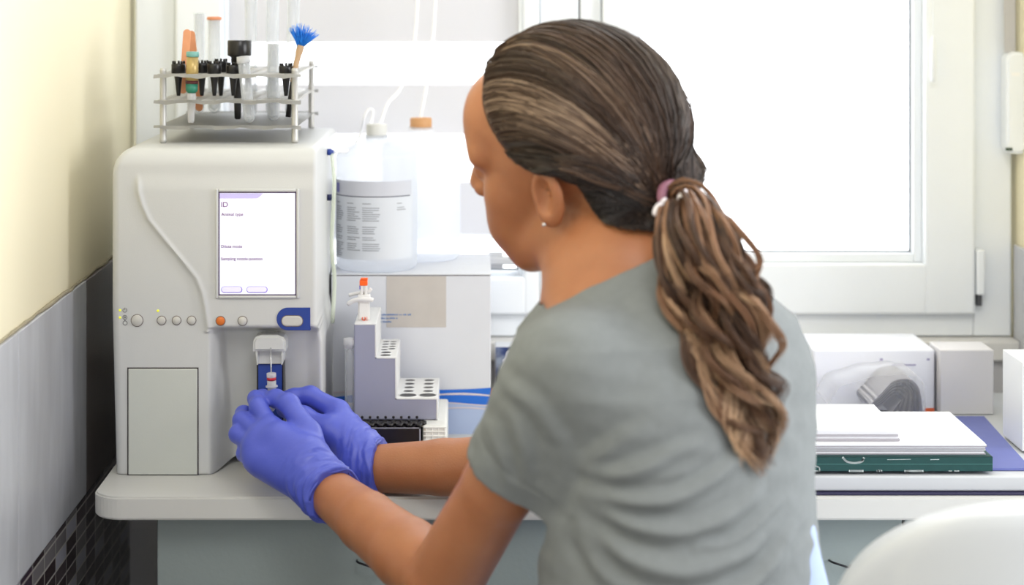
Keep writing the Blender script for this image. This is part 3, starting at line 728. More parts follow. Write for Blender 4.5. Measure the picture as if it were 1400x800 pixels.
zc = lambda py: CZ-(py-VY)*cy0/FPX
xc = lambda px: rx_(px, cy0)
b = B(); box(b, (xc(528.5), cy0-.0005, zc(447.5)), (xc(610), cy0+.001, ZBX-.003)); obj('packing_tape', b, mat('tape_tan', (196, 190, 184), .45, noise=.1, nscale=60), ca)
def wave_band(bm, top, bot, y, mi=0, n=40):
    up, dn_ = [], []
    for k in range(n+1):
        px = 453.5+(671-453.5)*k/n
        up.append(bm.verts.new((xc(px), y, zc(top(px))))); dn_.append(bm.verts.new((xc(px), y, zc(bot(px)))))
    for k in range(n):
        f = bm.faces.new((dn_[k], dn_[k+1], up[k+1], up[k])); f.material_index = mi
b = B()
s_ = lambda px, a, ph: a*math.sin((px-600)/72*PI+ph)
wave_band(b, lambda px: 535.5-(px-600)*.060+1.5*math.sin((px-600)/36), lambda px: 594.5, cy0-.0004, 0)
wave_band(b, lambda px: 533-(px-600)*.060+1.5*math.sin((px-600)/36)+.0, lambda px: 551.5-2.0*math.cos((px-600)/23), cy0-.0007, 1)
wave_band(b, lambda px: 536.3-2.2*math.sin((px-598)/23)+.02*(px-600)+2.2, lambda px: 538.3-1.2*math.sin((px-598)/23)+.02*(px-600)+2.2, cy0-.0010, 2)
wave_band(b, lambda px: 557.5-2.2*math.sin((px-605)/23)+.03*(px-600), lambda px: 559.3-2.2*math.sin((px-605)/23)+.03*(px-600), cy0-.0010, 2)
wave_band(b, lambda px: 551.5-2.0*math.cos((px-600)/23), lambda px: 553-2.0*math.cos((px-600)/23), cy0-.0010, 2)
obj('wave_print', b, [mat('print_pale_blue', (176, 192, 224), .6), mat('print_blue', (36, 110, 210), .5), mat('print_line', (214, 204, 210), .6)], ca)
ip = mat('print_text_blue', (88, 130, 190), .6)
b = B()
for li, (py_, wd) in enumerate(((430, 46), (434.8, 30), (439.6, 20))):
    x_ = 514
    while x_ < 514+wd:
        ww = random.uniform(1.2, 2.2); h_ = random.uniform(1.0, 2.0); box(b, (xc(x_), cy0-.0010, zc(py_+1)), (xc(x_+ww), cy0-.0006, zc(py_+1-h_))); x_ += ww+.7+(1.4 if random.random() < .2 else 0)
obj('printed_lines', b, ip, ca)

# black micro-tube tray and ribbed tip box below the stepped rack
YS = 2.47; zS = CZ-(574-VY)*YS/FPX
mt = thing('tube_tray', 'flat black tray of slots under the left side of the stepped rack', 'tray', (rx_(530, 2.46), 2.5, ZD))
b = B(); x0_, x1_ = rx_(474, 2.43), rx_(575, 2.43); zt_ = CZ-(585-VY)*2.43/FPX
box(b, (x0_, 2.43, ZD+.0005), (x1_, 2.60, zt_), .002); obj('tray_body', b, M['dark'], mt)
lp = mat('tray_light_edge', (150, 150, 160), .4)
b = B(); box(b, (x0_, 2.4295, zt_-.0008), (x1_-.002, 2.4305, zt_+.0002)); box(b, (x1_-.0015, 2.4296, ZD+.001), (x1_+.0003, 2.4312, zt_-.002)); obj('tray_edge', b, lp, mt)
b = B()
for k in range(8):
    x_ = x0_+.006+k*.0115
    for yy in (2.437, 2.448):
        lathe(b, (x_+(0 if yy < 2.44 else .005), yy, zt_), (0, 0, 1), [(.0045, 0), (.0045, .004), (.0030, .004), (.0030, .001), (.0002, .001)], 10)
box(b, (x0_+.002, 2.453, zt_), (x1_-.004, 2.465, zS-.0005), .001)
for k in range(9):
    for q in range(2): lathe(b, (x0_+.008+k*.0095, 2.4525, zt_+.003+q*.005), (0, -1, 0), [(.0018, 0), (.0018, .0012), (.0005, .0014)], 8)
box(b, (x0_+.002, 2.468, zt_), (x1_-.02, 2.598, zS-.0006), .001)
obj('slots', b, M['dark'], mt)
rb_ = thing('ribbed_box', 'small white ribbed box under the right side of the stepped rack', 'box', (rx_(592, 2.46), 2.5, ZD))
b = B(); x0_, x1_ = rx_(577.5, 2.44), rx_(611, 2.44); box(b, (x0_, 2.44, ZD+.0005), (x1_, 2.60, zS-.0006), .003); obj('box_body', b, mat('ribbed_white', (226, 226, 222), .4), rb_)
b = B()
for k in range(9): box(b, (x0_+.001, 2.4386, ZD+.006+k*.0052), (x1_-.001, 2.441, ZD+.0078+k*.0052), .0004)
for k in range(4): box(b, (x0_+.004+k*.0075, 2.4392, ZD+.003), (x0_+.0050+k*.0075, 2.441, zS-.004), .0003)
obj('ribs', b, mat('rib_white', (240, 240, 236), .4), rb_)

# stepped tube rack
M['rackg'] = mat('stepped_rack_grey', (152, 154, 174), .45); M['racktop'] = mat('stepped_rack_top', (222, 222, 222), .45)
sr = thing('stepped_rack', 'grey three-step tube rack with holes, on the black tray', 'rack', (rx_(540, YS), 2.53, zS))
YS1 = 2.598
X0s, X1s, X2s, X3s = (rx_(p_, YS) for p_ in (484, 514, 541.5, 598))
Z1s, Z2s, Z3s = (CZ-(p_-VY)*YS/FPX for p_ in (443, 489, 545))
b = B(); prism(b, [(X0s, zS), (X3s, zS), (X3s, Z3s), (X2s, Z3s), (X2s, Z2s), (X1s, Z2s), (X1s, Z1s), (X0s, Z1s)], YS, YS1, .0012); obj('rack_body', b, M['rackg'], sr)
b = B()
for a_, c_, z_ in ((X0s, X1s, Z1s), (X1s, X2s, Z2s), (X2s, X3s, Z3s)): box(b, (a_+.0004, YS-.0004, z_-.0014), (c_+.0002, YS1, z_+.0004), .0006)
for x_, z0_, z1_ in ((X1s, Z2s, Z1s), (X2s, Z3s, Z2s), (X3s, zS, Z3s)): box(b, (x_-.0014, YS-.0003, z0_), (x_+.0006, YS1, z1_), .0006)
obj('rack_edging', b, M['racktop'], sr)
def hole(x_, y_, z_, r_):
    b = B(); lathe(b, (x_, y_, z_+.0002), (0, 0, 1), [(r_*1.12, 0), (r_*1.12, .0006), (r_, .0006)], 24, mi=1); bmesh.ops.delete(b, geom=[f for f in b.faces if len(f.verts) > 4], context='FACES')
    lathe(b, (x_, y_, z_-.004), (0, 0, 1), [(r_, 0), (r_, .0046)], 24, mi=0); obj('hole', b, [M['dark'], M['racktop']], sr)
for k in range(6):
    hole((X1s+X2s)/2-(0.001 if k < 2 else .004), YS+.012+k*.019, Z2s, .0062 if k < 2 else .0042)
    if k >= 2: hole((X1s+X2s)/2+.0052, YS+.022+k*.017, Z2s, .0042)
for k, (rr_, yy_) in enumerate(((.0105, .017), (.0062, .042), (.0062, .065), (.0062, .088), (.0062, .111))):
    for xx_ in (.28, .76): hole(X2s+(X3s-X2s)*xx_, YS+yy_, Z3s, rr_)
# syringe like tube on the top step
Yz = YS+.03; sg = thing('syringe', 'white winged syringe with orange tip upright on the rack', 'syringe', (rx_(498, Yz), Yz, Z1s))
xs_ = rx_(497.5, Yz); wh = mat('syringe_white', (226, 224, 222), .4)
b = B(); prism(b, [(xs_-.0072, Z1s+.0006), (xs_+.0072, Z1s+.0006), (xs_+.0068, Z1s+.030), (xs_-.0068, Z1s+.030)], Yz-.007, Yz+.007, .002); obj('barrel', b, wh, sg)
b = B(); zf = CZ-(409-VY)*Yz/FPX
tube(b, spline([(xs_-.020, Yz-.004, zf-.006), (xs_-.012, Yz-.006, zf-.001), (xs_, Yz-.008, zf+.001), (xs_+.012, Yz-.006, zf)], 5), [.0022]+[.003]*14+[.0022], 10)
tube(b, spline([(xs_-.019, Yz+.006, zf+.004), (xs_-.010, Yz+.006, zf+.006), (xs_+.004, Yz+.006, zf+.008), (xs_+.009, Yz+.006, zf+.012)], 5), .0022, 10)
box(b, (xs_-.0075, Yz-.0085, zf-.004), (xs_+.0080, Yz+.0085, zf+.006), .002); obj('wings', b, wh, sg)
b = B(); zt2 = CZ-(381-VY)*Yz/FPX; box(b, (xs_-.0042, Yz-.0035, zf+.003), (xs_-.0008, Yz+.0035, zt2-.006), .0008); box(b, (xs_+.0008, Yz-.0035, zf+.003), (xs_+.0042, Yz+.0035, zt2-.006), .0008); obj('plunger', b, wh, sg)
b = B(); box(b, (xs_-.0052, Yz-.004, zt2-.0085), (xs_+.0046, Yz+.004, zt2-.0015), .001); box(b, (xs_-.0040, Yz-.004, zt2-.0012), (xs_+.0050, Yz+.004, zt2+.0008), .0006)
box(b, (xs_-.0054, Yz-.003, zt2-.013), (xs_-.0034, Yz+.003, zt2-.0086), .0004, mi=1); box(b, (xs_+.0026, Yz-.003, zt2-.012), (xs_+.0040, Yz+.003, zt2-.0086), .0004, mi=1)
obj('orange_tip', b, [mat('vivid_orange', (255, 100, 20), .4), mat('violet', (80, 50, 190), .4)], sg)
b = B(); zq = CZ-(434.5-VY)*Yz/FPX
for k in range(14):
    a_ = .5+k*5.2/14; c_ = .5+(k+1)*5.2/14
    tube(b, [(xs_+.0002+.0020*math.sin(a_), Yz-.0073, zq+.0020*math.cos(a_)), (xs_+.0002+.0020*math.sin(c_), Yz-.0073, zq+.0020*math.cos(c_))], .0006, 5)
for dz_ in (.0018, 0, -.0018): box(b, (xs_+.0036, Yz-.0076, zq+dz_-.0004), (xs_+.0046, Yz-.0070, zq+dz_+.0004))
obj('orange_mark', b, mat('vivid_orange_print', (240, 92, 30), .5), sg)
# capped tube left of the rack
Yq = 2.50; tq = thing('capped_tube', 'tall clear tube with frosted cap standing left of stepped rack', 'tube', P(477, 590, Yq))
b = B(); p0 = Vector((rx_(477.5, Yq), Yq, zS-.0)); p0.z = zt_+.006
p0.y = 2.455+.0; lathe(b, (rx_(477.5, 2.47)-.0, 2.478, zS+.0002), (0, 0, 1), [(.003, 0), (.0058, .004), (.0060, .07), (.0060, .088)], 20)
tb_ = obj('tube_wall', b, M['clear'], tq)
b = B(); lathe(b, (rx_(477.5, 2.47), 2.478, zS+.086), (0, 0, 1), [(.0062, 0), (.0066, .004), (.0076, .0045), (.0076, .012), (.004, .013)], 20); obj('cap', b, M['clear2'], tq)

# items behind the woman: photo card, crumpled bag, red-orange pack, grey lid
b = B(); x0_, x1_ = rx_(677, 2.76), rx_(735, 2.76); z0_, z1_ = CZ-(547-VY)*2.76/FPX, CZ-(474-VY)*2.76/FPX
pc = thing('picture_box', 'dark blue printed box leaning under the sill beside the carton', 'box', ((x0_+x1_)/2, 2.79, ZD))
box(b, (x0_, 2.762, ZD+.0005), (x1_+.02, 2.80, z1_), .002); obj('box_body', b, mat('white_card', (226, 228, 234), .6), pc)
def pic_mat():
    m = bpy.data.materials.new('blue_picture'); m.use_nodes = True; t = m.node_tree; b_ = t.nodes['Principled BSDF']
    tcn = N(t, 'ShaderNodeTexCoord'); nz = N(t, 'ShaderNodeTexNoise'); nz.inputs['Scale'].default_value = 28; nz.inputs['Detail'].default_value = 3
    t.links.new(tcn.outputs['Object'], nz.inputs['Vector']); r = N(t, 'ShaderNodeValToRGB'); e = r.color_ramp.elements
    e[0].position = .38; e[0].color = lin((22, 30, 66)); e[1].position = .66; e[1].color = lin((196, 210, 226)); x = e.new(.5); x.color = lin((58, 76, 130))
    t.links.new(nz.outputs['Fac'], r.inputs[0]); t.links.new(r.outputs[0], b_.inputs['Base Color']); return m
b = B(); box(b, (x0_+.001, 2.7608, z0_), (x1_+.018, 2.7622, z1_-.001)); obj('printed_picture', b, pic_mat(), pc)
b = B(); x0_, x1_ = rx_(672, 2.66), rx_(705, 2.66); box(b, (x0_, 2.665, ZD+.0005), (x1_, 2.74, CZ-(547-VY)*2.66/FPX), .002)
tag(obj('small_pack', b, mat('salmon_pack', (214, 134, 116), .6), origin=(x0_, 2.7, ZD)), 'small salmon red pack between the carton and the seated person', 'box')
b = B(); lathe(b, (rx_(652, 2.52), 2.54, ZD+.0004), (0, 0, 1), [(.026, 0), (.027, .001), (.027, .005), (.024, .006), (.001, .006)], 28)
tag(obj('coaster', b, mat('lid_grey', (120, 126, 146), .4), origin=(rx_(652, 2.52), 2.54, ZD)), 'flat round grey coaster on the desk in front of the carton', 'coaster')
b = B(); cb0 = P(718, 505, 2.735)
bmesh.ops.create_icosphere(b, subdivisions=5, radius=1)
from mathutils import noise as mno
for v in b.verts:
    n_ = mno.noise(v.co*2.3)*.28+abs(mno.noise(v.co*5.1))*.22
    c_ = v.co*(1+n_-.1); v.co = Vector((cb0.x+c_.x*.030, 2.715+c_.y*.025, ZD+.003+.052*1.0+c_.z*.050))
for v in b.verts: v.co.z = max(v.co.z, ZD+.0006)
tag(obj('crumpled_bag', b, mat('bag_white', (236, 238, 244), .5), origin=(cb0.x, 2.715, ZD)), 'crumpled white plastic bag under the sill, half hidden by the shoulder', 'bag')

# ------------------------------------------------------------------ right side of the desk
b = B(); box(b, (.30, 2.304, ZD+.0004), (WXR-.006, 2.80, ZD+.0024), .0005)
tag(obj('desk_mat', b, mat('mat_navy', (36, 32, 70), .5), origin=(.5, 2.5, ZD)), 'thin dark blue mat lying on the right part of the desk', 'mat')
b = B(); box(b, (.30, 2.312, ZD+.0028), (WXR-.008, 2.79, ZD+.0205), .0025)
zB = ZD+.0207
tag(obj('grey_board', b, mat('board_grey', (204, 206, 208), .45), origin=(.5, 2.5, ZD)), 'pale grey board lying on the dark mat under the binder', 'board')
fx1 = .662
b = B(); f = [(.40, 2.335), (fx1-.012, 2.335), (fx1+.006, 2.62), (.40, 2.62)]
prism(b, f, zB+.0002, zB+.0032, .0006, axis='z')
tag(obj('blue_folder', b, mat('folder_blue', (104, 112, 176), .55, noise=.1, nscale=80), origin=(.5, 2.5, zB)), 'flat blue folder sticking out right of the papers and binder', 'folder')
# green binder
yb0 = 2.318; bx0, bx1 = .30, rx_(1357.5, yb0); zb0, zb1 = zB+.0035, CZ-(624.5-VY)*yb0/FPX
bi = thing('green_binder', 'dark green lever binder lying flat under the paper stack', 'binder', (.45, 2.4, zb0))
gr = mat('binder_green', (20, 74, 72), .5, noise=.25, nscale=120)
b = B(); box(b, (bx0, yb0, zb0), (bx1, yb0+.0022, zb1), .0008); box(b, (bx0, yb0, zb0), (bx1, yb0+.20, zb0+.0022), .0008); box(b, (bx0, yb0, zb1-.0022), (bx1, yb0+.20, zb1), .0008); obj('cover', b, gr, bi)
b = B(); box(b, (bx0, yb0-.0003, (zb0+zb1)/2-.0004), (bx1, yb0+.0004, (zb0+zb1)/2+.0002)); obj('spine_crease', b, mat('crease_green', (70, 122, 118), .6), bi)
b = B(); box(b, (bx0+.004, yb0+.004, zb0+.0024), (bx1-.003, yb0+.196, zb1-.0024)); obj('pages', b, mat('pages_cream', (196, 190, 182), .8), bi)
wp = mat('white_print', (222, 232, 230), .6)
kb = yb0/FPX
def stroke(b, pts, r=.0012):
    pts = spline([(rx_(x_, yb0), yb0-.0004, CZ-(y_-VY)*yb0/FPX) for x_, y_ in pts], 6)
    lo, hi = zb0+.0007, zb1-.0007
    pts = [Vector((p.x, p.y, min(max(p.z, lo), hi))) for p in pts]
    for p, q in zip(pts, pts[1:]):
        if (q-p).length < 1e-5: continue
        d = (q-p).normalized(); nn = Vector((-d.z, 0, d.x))*r
        vs = [b.verts.new(v) for v in (p-nn-d*r*.3, q-nn+d*r*.3, q+nn+d*r*.3, p+nn-d*r*.3)]; b.faces.new(vs)
b = B()
stroke(b, [(1152, 625.5), (1158, 631), (1168, 633), (1178, 631), (1181, 626)]); stroke(b, [(1115, 637), (1120, 640), (1119, 646), (1113, 646.5)], .0008)
stroke(b, [(1161, 649.5), (1170, 646), (1180, 649)]); stroke(b, [(1199, 648), (1202, 643)], .0010); stroke(b, [(1203, 648.5), (1205, 643)], .0010)
stroke(b, [(1237, 649.5), (1244, 646), (1254, 645.5), (1262, 649)], .0011); stroke(b, [(1297, 649), (1301, 647)], .0006); stroke(b, [(1305, 649), (1311, 648)], .0006)
stroke(b, [(1213, 628.5), (1245, 628)], .0002); stroke(b, [(1272, 628.5), (1284, 628.2)], .0003)
obj('cover_print', b, wp, bi)
# papers
pw = mat('paper_white', (240, 240, 244), .7); pg = mat('paper_edge', (176, 172, 178), .8)
def sheets(name, label, cat, X0, X1, Y0, Y1, z0, z1, n, skew=.0):
    t = thing(name, label, cat, ((X0+X1)/2, (Y0+Y1)/2, z0)); h = (z1-z0)/n
    for k in range(n):
        j = .0015 if k < n-1 else 0; dx, dy = random.uniform(-j, j), random.uniform(-j, j)
        b = B(); box(b, (X0+dx, Y0+dy, z0+k*h+.00015), (X1+dx, Y1+dy, z0+(k+1)*h), 0); obj('sheet_bundle', b, [pw if k % 2 or k == n-1 else pg], t)
    return t
sheets('paper_stack', 'wide stack of white paper on the green binder', 'paper', .30, rx_(1347, 2.327), 2.327, 2.50, zb1+.0002, zb1+.0135, 9)
zs2 = zb1+.0139
sheets('paper_pile', 'smaller white paper pile on top of the wide paper stack', 'paper', .30, rx_(1229, 2.335), 2.336, 2.482, zs2, zs2+.0125, 5)
# white carton behind and magazines in plastic
YC = 2.66; x0_, x1_ = rx_(1112, YC), rx_(1278, YC); zc1 = CZ-(478-VY)*YC/FPX
wc = thing('white_carton', 'white carton with orange corner mark behind the paper stack', 'box', ((x0_+x1_)/2, 2.72, zB))
b = B(); box(b, (x0_, YC, zB+.0003), (x1_, 2.785, zc1), .003); obj('box_body', b, mat('glossy_white_card', (240, 242, 250), .4), wc)
b = B(); box(b, (rx_(1264, YC), YC-.0005, CZ-(564-VY)*YC/FPX), (rx_(1277.5, YC), YC+.001, CZ-(558-VY)*YC/FPX)); o = obj('orange_mark', b, mat('orange_print', (236, 110, 64), .5), wc)
b = B()
for px_, py_ in ((1205, 491.5), (1269, 491.5)): box(b, (rx_(px_-2, YC), YC-.0005, CZ-(py_+1.5-VY)*YC/FPX), (rx_(px_+2, YC), YC+.001, CZ-(py_-1.5-VY)*YC/FPX))
box(b, (rx_(1219, YC), YC-.0005, CZ-(500-VY)*YC/FPX), (rx_(1252, YC), YC+.001, CZ-(498-VY)*YC/FPX))
obj('printed_marks', b, mat('print_lilac_grey', (176, 172, 200), .6), wc)
mgz = thing('magazine_roll', 'bent grey striped magazines wrapped in clear plastic before the white carton', 'magazine', P(1225, 560, 2.58))
b = B(); YM = 2.57
for k in range(11):
    off = k*.0042; r_ = .030-off*.5
    pts = [P(1190-k*0, 553+k*.6, YM), P(1205, 538+k*1.6, YM), P(1222, 521+k*1.9, YM), P(1244-k*.9, 519+k*2.6, YM), P(1256-k*2.6, 530+k*2, YM), P(1260-k*3.6, 548+k, YM), P(1261-k*4.2, 566, YM)]
    pts = spline(pts, 5)
    vs = [[b.verts.new(p+Vector((0, yy, 0))) for p in pts] for yy in (0, .09)]
    for q in range(len(pts)-1):
        f = b.faces.new((vs[0][q], vs[0][q+1], vs[1][q+1], vs[1][q])); f.material_index = k % 2; f.smooth = True
bmesh.ops.solidify(b, geom=b.faces[:], thickness=.0014)
for v in b.verts: v.co.z = max(v.co.z, zB+.004)
obj('pages', b, [mat('mag_light', (220, 216, 216), .6), mat('mag_grey', (138, 130, 132), .6)], mgz)
b = B(); pts = spline([P(1132, 553, YM), P(1150, 528, YM), P(1200, 514, YM), P(1246, 513, YM), P(1262, 523, YM), P(1264, 545, YM), P(1265, 566, YM)], 6)
vs = [[b.verts.new(p+Vector((0, yy, .001*math.sin(i*1.3)))) for i, p in enumerate(pts)] for yy in (-.004, .094)]
for q in range(len(pts)-1): b.faces.new((vs[0][q], vs[0][q+1], vs[1][q+1], vs[1][q])).smooth = True
b.faces.new(vs[0]); 
for v in b.verts: v.co.z = max(v.co.z, zB+.004)
obj('plastic_wrap', b, thin_mat('wrap_clear', (240, 242, 250), .25, .2, .2), mgz)
b = B(); box(b, (.616, 2.642, zB+.0003), (.686, 2.706, .8555), .0015)
tag(obj('storage_box', b, mat('pale_grey_card', (222, 220, 222), .7), origin=(.65, 2.67, zB)), 'plain pale grey box standing between the white carton and the organiser', 'box')
# open white organiser at the right edge
Yo = 2.419; x0_ = rx_(1391, Yo)+.006; zo = .8806
og = thing('desk_organiser', 'white open organiser with grey inside at the right edge of the desk', 'organiser', (x0_+.05, 2.46, zB))
b = B(); t_ = .020
X1o = WXR-.009
zq_ = zB+.0036; box(b, (x0_, Yo, zq_), (x0_+.0015, 2.508, zo), .0004); box(b, (x0_+.0016, Yo, zo-.005), (X1o, 2.508, zo), .0004); box(b, (x0_+.0016, Yo, zq_), (X1o, 2.508, zq_+.002), .0004); box(b, (X1o-.0015, Yo, zq_+.0021), (X1o, 2.508, zo-.0051), .0004)
obj('shell', b, mat('organiser_white', (240, 242, 242), .35), og)
b = B(); box(b, (x0_+.0018, Yo+.003, zq_+.0022), (X1o-.0018, 2.507, zo-.0052), .0004); obj('inner_panel', b, mat('organiser_grey', (186, 192, 190), .5), og)

# ------------------------------------------------------------------ white moulded chair
cw = mat('chair_white', (216, 219, 222), .3, coat=.3)
Yc_ = 1.78; kc = Yc_/FPX; cxc = rx_(1441, Yc_); ztop = CZ-(679-VY)*Yc_/FPX; hw = .190
chr_ = thing('chair', 'white moulded chair seen from behind at the lower right', 'chair', (cxc, 2.05, 0))
def chair_back():
    bm = bmesh.new(); nu, nv = 48, 30; H = .34; g0, g1 = [], []
    for j in range(nv+1):
        v_ = j/nv; r0, r1_ = [], []
        for i in range(nu+1):
            u_ = -1+2*i/nu
            # superellipse disc mapping
            x_ = math.sin(u_*PI/2); ye = (1-abs(x_)**2.35)**(1/2.35)
            zt3 = -.155+ .155*ye
            z_ = -H+(zt3+H)*v_
            nrm = min(1, (1-v_)*(zt3+H)/.03); edge = min(1, (1-abs(x_))/.06)
            th = .011*math.sqrt(max(0, min(nrm, edge)*(2-min(nrm, edge))))
            yc = Yc_+.085*x_**2*.8+.05*(-z_)*.5-.01
            w__ = hw*x_*(1-.10*max(0, -z_-.12)/.25)
            r0.append(bm.verts.new((cxc+w__, yc-th, ztop+z_))); r1_.append(bm.verts.new((cxc+w__, yc+th, ztop+z_)))
        g0.append(r0); g1.append(r1_)
    for g, s in ((g0, 1), (g1, -1)):
        for j in range(nv):
            for i in range(nu): bm.faces.new((g[j][i], g[j][i+1], g[j+1][i+1], g[j+1][i])).smooth = True
    bmesh.ops.remove_doubles(bm, verts=bm.verts, dist=2e-5)
    es = [e for e in bm.edges if len(e.link_faces) == 1]
    for i in range(nu): 
        try: bm.faces.new((g0[0][i], g0[0][i+1], g1[0][i+1], g1[0][i]))
        except Exception: pass
    return bm
obj('backrest', chair_back(), cw, chr_)
b = B(); box(b, (cxc-.17, Yc_+.05, .435), (cxc+.17, 2.27, .462), .013, 4); obj('seat', b, cw, chr_)
b = B()
for s in (-1, 1): tube(b, spline([(cxc+s*.13, Yc_+.11, .445), (cxc+s*.14, Yc_+.05, .47), (cxc+s*.145, Yc_+.038, ztop-.30)], 6), .012, 10)
obj('back_support', b, cw, chr_)
chrome = mat('chrome', (190, 192, 196), .2, 1)
for sx_ in (-1, 1):
    for yy, yo in ((Yc_+.08, -.03), (2.24, .03)):
        b = B(); tube(b, [(cxc+sx_*.13, yy, .437), (cxc+sx_*.155, yy+yo, .004)], .011, 12); obj('leg', b, chrome, chr_)

# ------------------------------------------------------------------ implicit surfaces (smooth unions meshed by surface nets)
class Field:
    def __init__(s, lo, hi, h):
        s.lo = np.array(lo, float); s.h = h
        s.n = np.ceil((np.array(hi)-s.lo)/h).astype(int)+1
        s.d = np.full(s.n, .2, dtype=np.float32)
        s.ax = [s.lo[k]+h*np.arange(s.n[k]) for k in range(3)]
    def win(s, lo, hi, pad):
        i0 = np.clip(np.floor((np.array(lo)-pad-s.lo)/s.h).astype(int), 0, s.n-1); i1 = np.clip(np.ceil((np.array(hi)+pad-s.lo)/s.h).astype(int)+1, 1, s.n)
        sl = tuple(slice(a, b_) for a, b_ in zip(i0, i1))
        X, Y, Z = np.meshgrid(*[s.ax[k][sl[k]] for k in range(3)], indexing='ij')
        return sl, X, Y, Z
    def add(s, d, sl, k):
        if d.size == 0: return
        a = s.d[sl]
        if k <= 0: s.d[sl] = np.minimum(a, d); return
        h = np.clip(.5+.5*(a-d)/k, 0, 1); s.d[sl] = a*(1-h)+d*h-k*h*(1-h)
    def sub(s, d, sl, k):
        a = s.d[sl]; h = np.clip(.5-.5*(a+d)/max(k, 1e-6), 0, 1)
        s.d[sl] = a*(1-h)+(-d)*h+k*h*(1-h)
    def cap(s, a, b_, ra, rb, k=.01, sub=False, flat=None):
        """tapered capsule; flat=(dir, factor) squeezes along dir"""
        a, b_ = np.array(a, float), np.array(b_, float); R = max(ra, rb)
        sl, X, Y, Z = s.win(np.minimum(a, b_)-R, np.maximum(a, b_)+R, max(k, .004)+.012)
        ab = b_-a; L2 = ab@ab+1e-12
        t = np.clip(((X-a[0])*ab[0]+(Y-a[1])*ab[1]+(Z-a[2])*ab[2])/L2, 0, 1)
        dx, dy, dz = X-a[0]-t*ab[0], Y-a[1]-t*ab[1], Z-a[2]-t*ab[2]
        if flat is not None:
            n = np.array(flat[0], float); n /= np.linalg.norm(n); q = dx*n[0]+dy*n[1]+dz*n[2]; e = (1/flat[1]-1)
            dx, dy, dz = dx+q*e*n[0], dy+q*e*n[1], dz+q*e*n[2]
            d = (np.sqrt(dx*dx+dy*dy+dz*dz)-(ra+(rb-ra)*t))*.75
        else: d = np.sqrt(dx*dx+dy*dy+dz*dz)-(ra+(rb-ra)*t)
        (s.sub if sub else s.add)(d.astype(np.float32), sl, k)
    def chain(s, pts, rs, k=.01, **kw):
        for i in range(len(pts)-1): s.cap(pts[i], pts[i+1], rs[i], rs[i+1], k if i else k, **kw)
    def ell(s, c, R, axes=None, k=.01, sub=False):
        c = np.array(c, float); A = np.eye(3) if axes is None else np.array([list(a_) for a_ in axes]); m = max(R)
        sl, X, Y, Z = s.win(c-m, c+m, max(k, .004)+.012)
        p = [(X-c[0])*A[i][0]+(Y-c[1])*A[i][1]+(Z-c[2])*A[i][2] for i in range(3)]
        k0 = np.sqrt(sum((p[i]/R[i])**2 for i in range(3))); k1 = np.sqrt(sum((p[i]/R[i]**2)**2 for i in range(3)))+1e-9
        (s.sub if sub else s.add)((k0*(k0-1)/k1).astype(np.float32), sl, k)
    def cut(s, p, n, k=0):
        """remove the half space in front of the plane"""
        n = np.array(n, float); n /= np.linalg.norm(n); X, Y, Z = np.meshgrid(*s.ax, indexing='ij', sparse=True)
        s.d = np.maximum(s.d, ((X-p[0])*n[0]+(Y-p[1])*n[1]+(Z-p[2])*n[2]).astype(np.float32))
    def sample(s, Q):
        q = (np.asarray(Q)-s.lo)/s.h; i = np.clip(np.floor(q).astype(int), 0, s.n-2); f = np.clip(q-i, 0, 1); out = 0
        for a in (0, 1):
            for b_ in (0, 1):
                for c in (0, 1):
                    wgt = (f[:, 0] if a else 1-f[:, 0])*(f[:, 1] if b_ else 1-f[:, 1])*(f[:, 2] if c else 1-f[:, 2])
                    out = out+wgt*s.d[i[:, 0]+a, i[:, 1]+b_, i[:, 2]+c]
        return out
    def grad(s, Q):
        Q = np.asarray(Q); e = s.h; g = np.stack([s.sample(Q+np.eye(3)[k]*e)-s.sample(Q-np.eye(3)[k]*e) for k in range(3)], -1)
        return g/(np.linalg.norm(g, axis=1, keepdims=True)+1e-9)
    def mesh(s):
        d = s.d; neg = d < 0
        c = [neg[a:neg.shape[0]-1+a, b_:neg.shape[1]-1+b_, e:neg.shape[2]-1+e] for a in (0, 1) for b_ in (0, 1) for e in (0, 1)]
        anyv = c[0].copy(); allv = c[0].copy()
        for q in c[1:]: anyv |= q; allv &= q
        mixed = anyv & ~allv; I = np.argwhere(mixed); idx = np.full(mixed.shape, -1, dtype=np.int64); idx[mixed] = np.arange(len(I))
        pos = np.zeros((len(I), 3)); cnt = np.zeros(len(I))
        for ax_ in range(3):
            o1, o2 = [q for q in range(3) if q != ax_]
            for u in (0, 1):
                for v in (0, 1):
                    A = I.copy(); A[:, o1] += u; A[:, o2] += v; Bv = A.copy(); Bv[:, ax_] += 1
                    da = d[A[:, 0], A[:, 1], A[:, 2]]; db = d[Bv[:, 0], Bv[:, 1], Bv[:, 2]]; m_ = (da < 0) != (db < 0)
                    t = np.where(m_, da/(da-db+1e-12), 0); p = A.astype(float); p[:, ax_] += t
                    pos[m_] += p[m_]; cnt[m_] += 1
        V = s.lo+s.h*pos/cnt[:, None]; Fs = []
        for ax_ in range(3):
            o1, o2 = (ax_+1) % 3, (ax_+2) % 3
            n0 = np.take(neg, range(0, neg.shape[ax_]-1), ax_); n1 = np.take(neg, range(1, neg.shape[ax_]), ax_); ch_ = n0 != n1
            E = np.argwhere(ch_); ok = (E[:, o1] > 0) & (E[:, o2] > 0) & (E[:, o1] < s.n[o1]-1) & (E[:, o2] < s.n[o2]-1); E = E[ok]
            def g(a, b_): Q = E.copy(); Q[:, o1] -= a; Q[:, o2] -= b_; return idx[Q[:, 0], Q[:, 1], Q[:, 2]]
            q = np.stack([g(0, 0), g(1, 0), g(1, 1), g(0, 1)], -1); fl = ~n0[E[:, 0], E[:, 1], E[:, 2]]
            q[fl] = q[fl][:, ::-1]; Fs.append(q)
        F = np.concatenate(Fs); F = F[(F >= 0).all(1)]
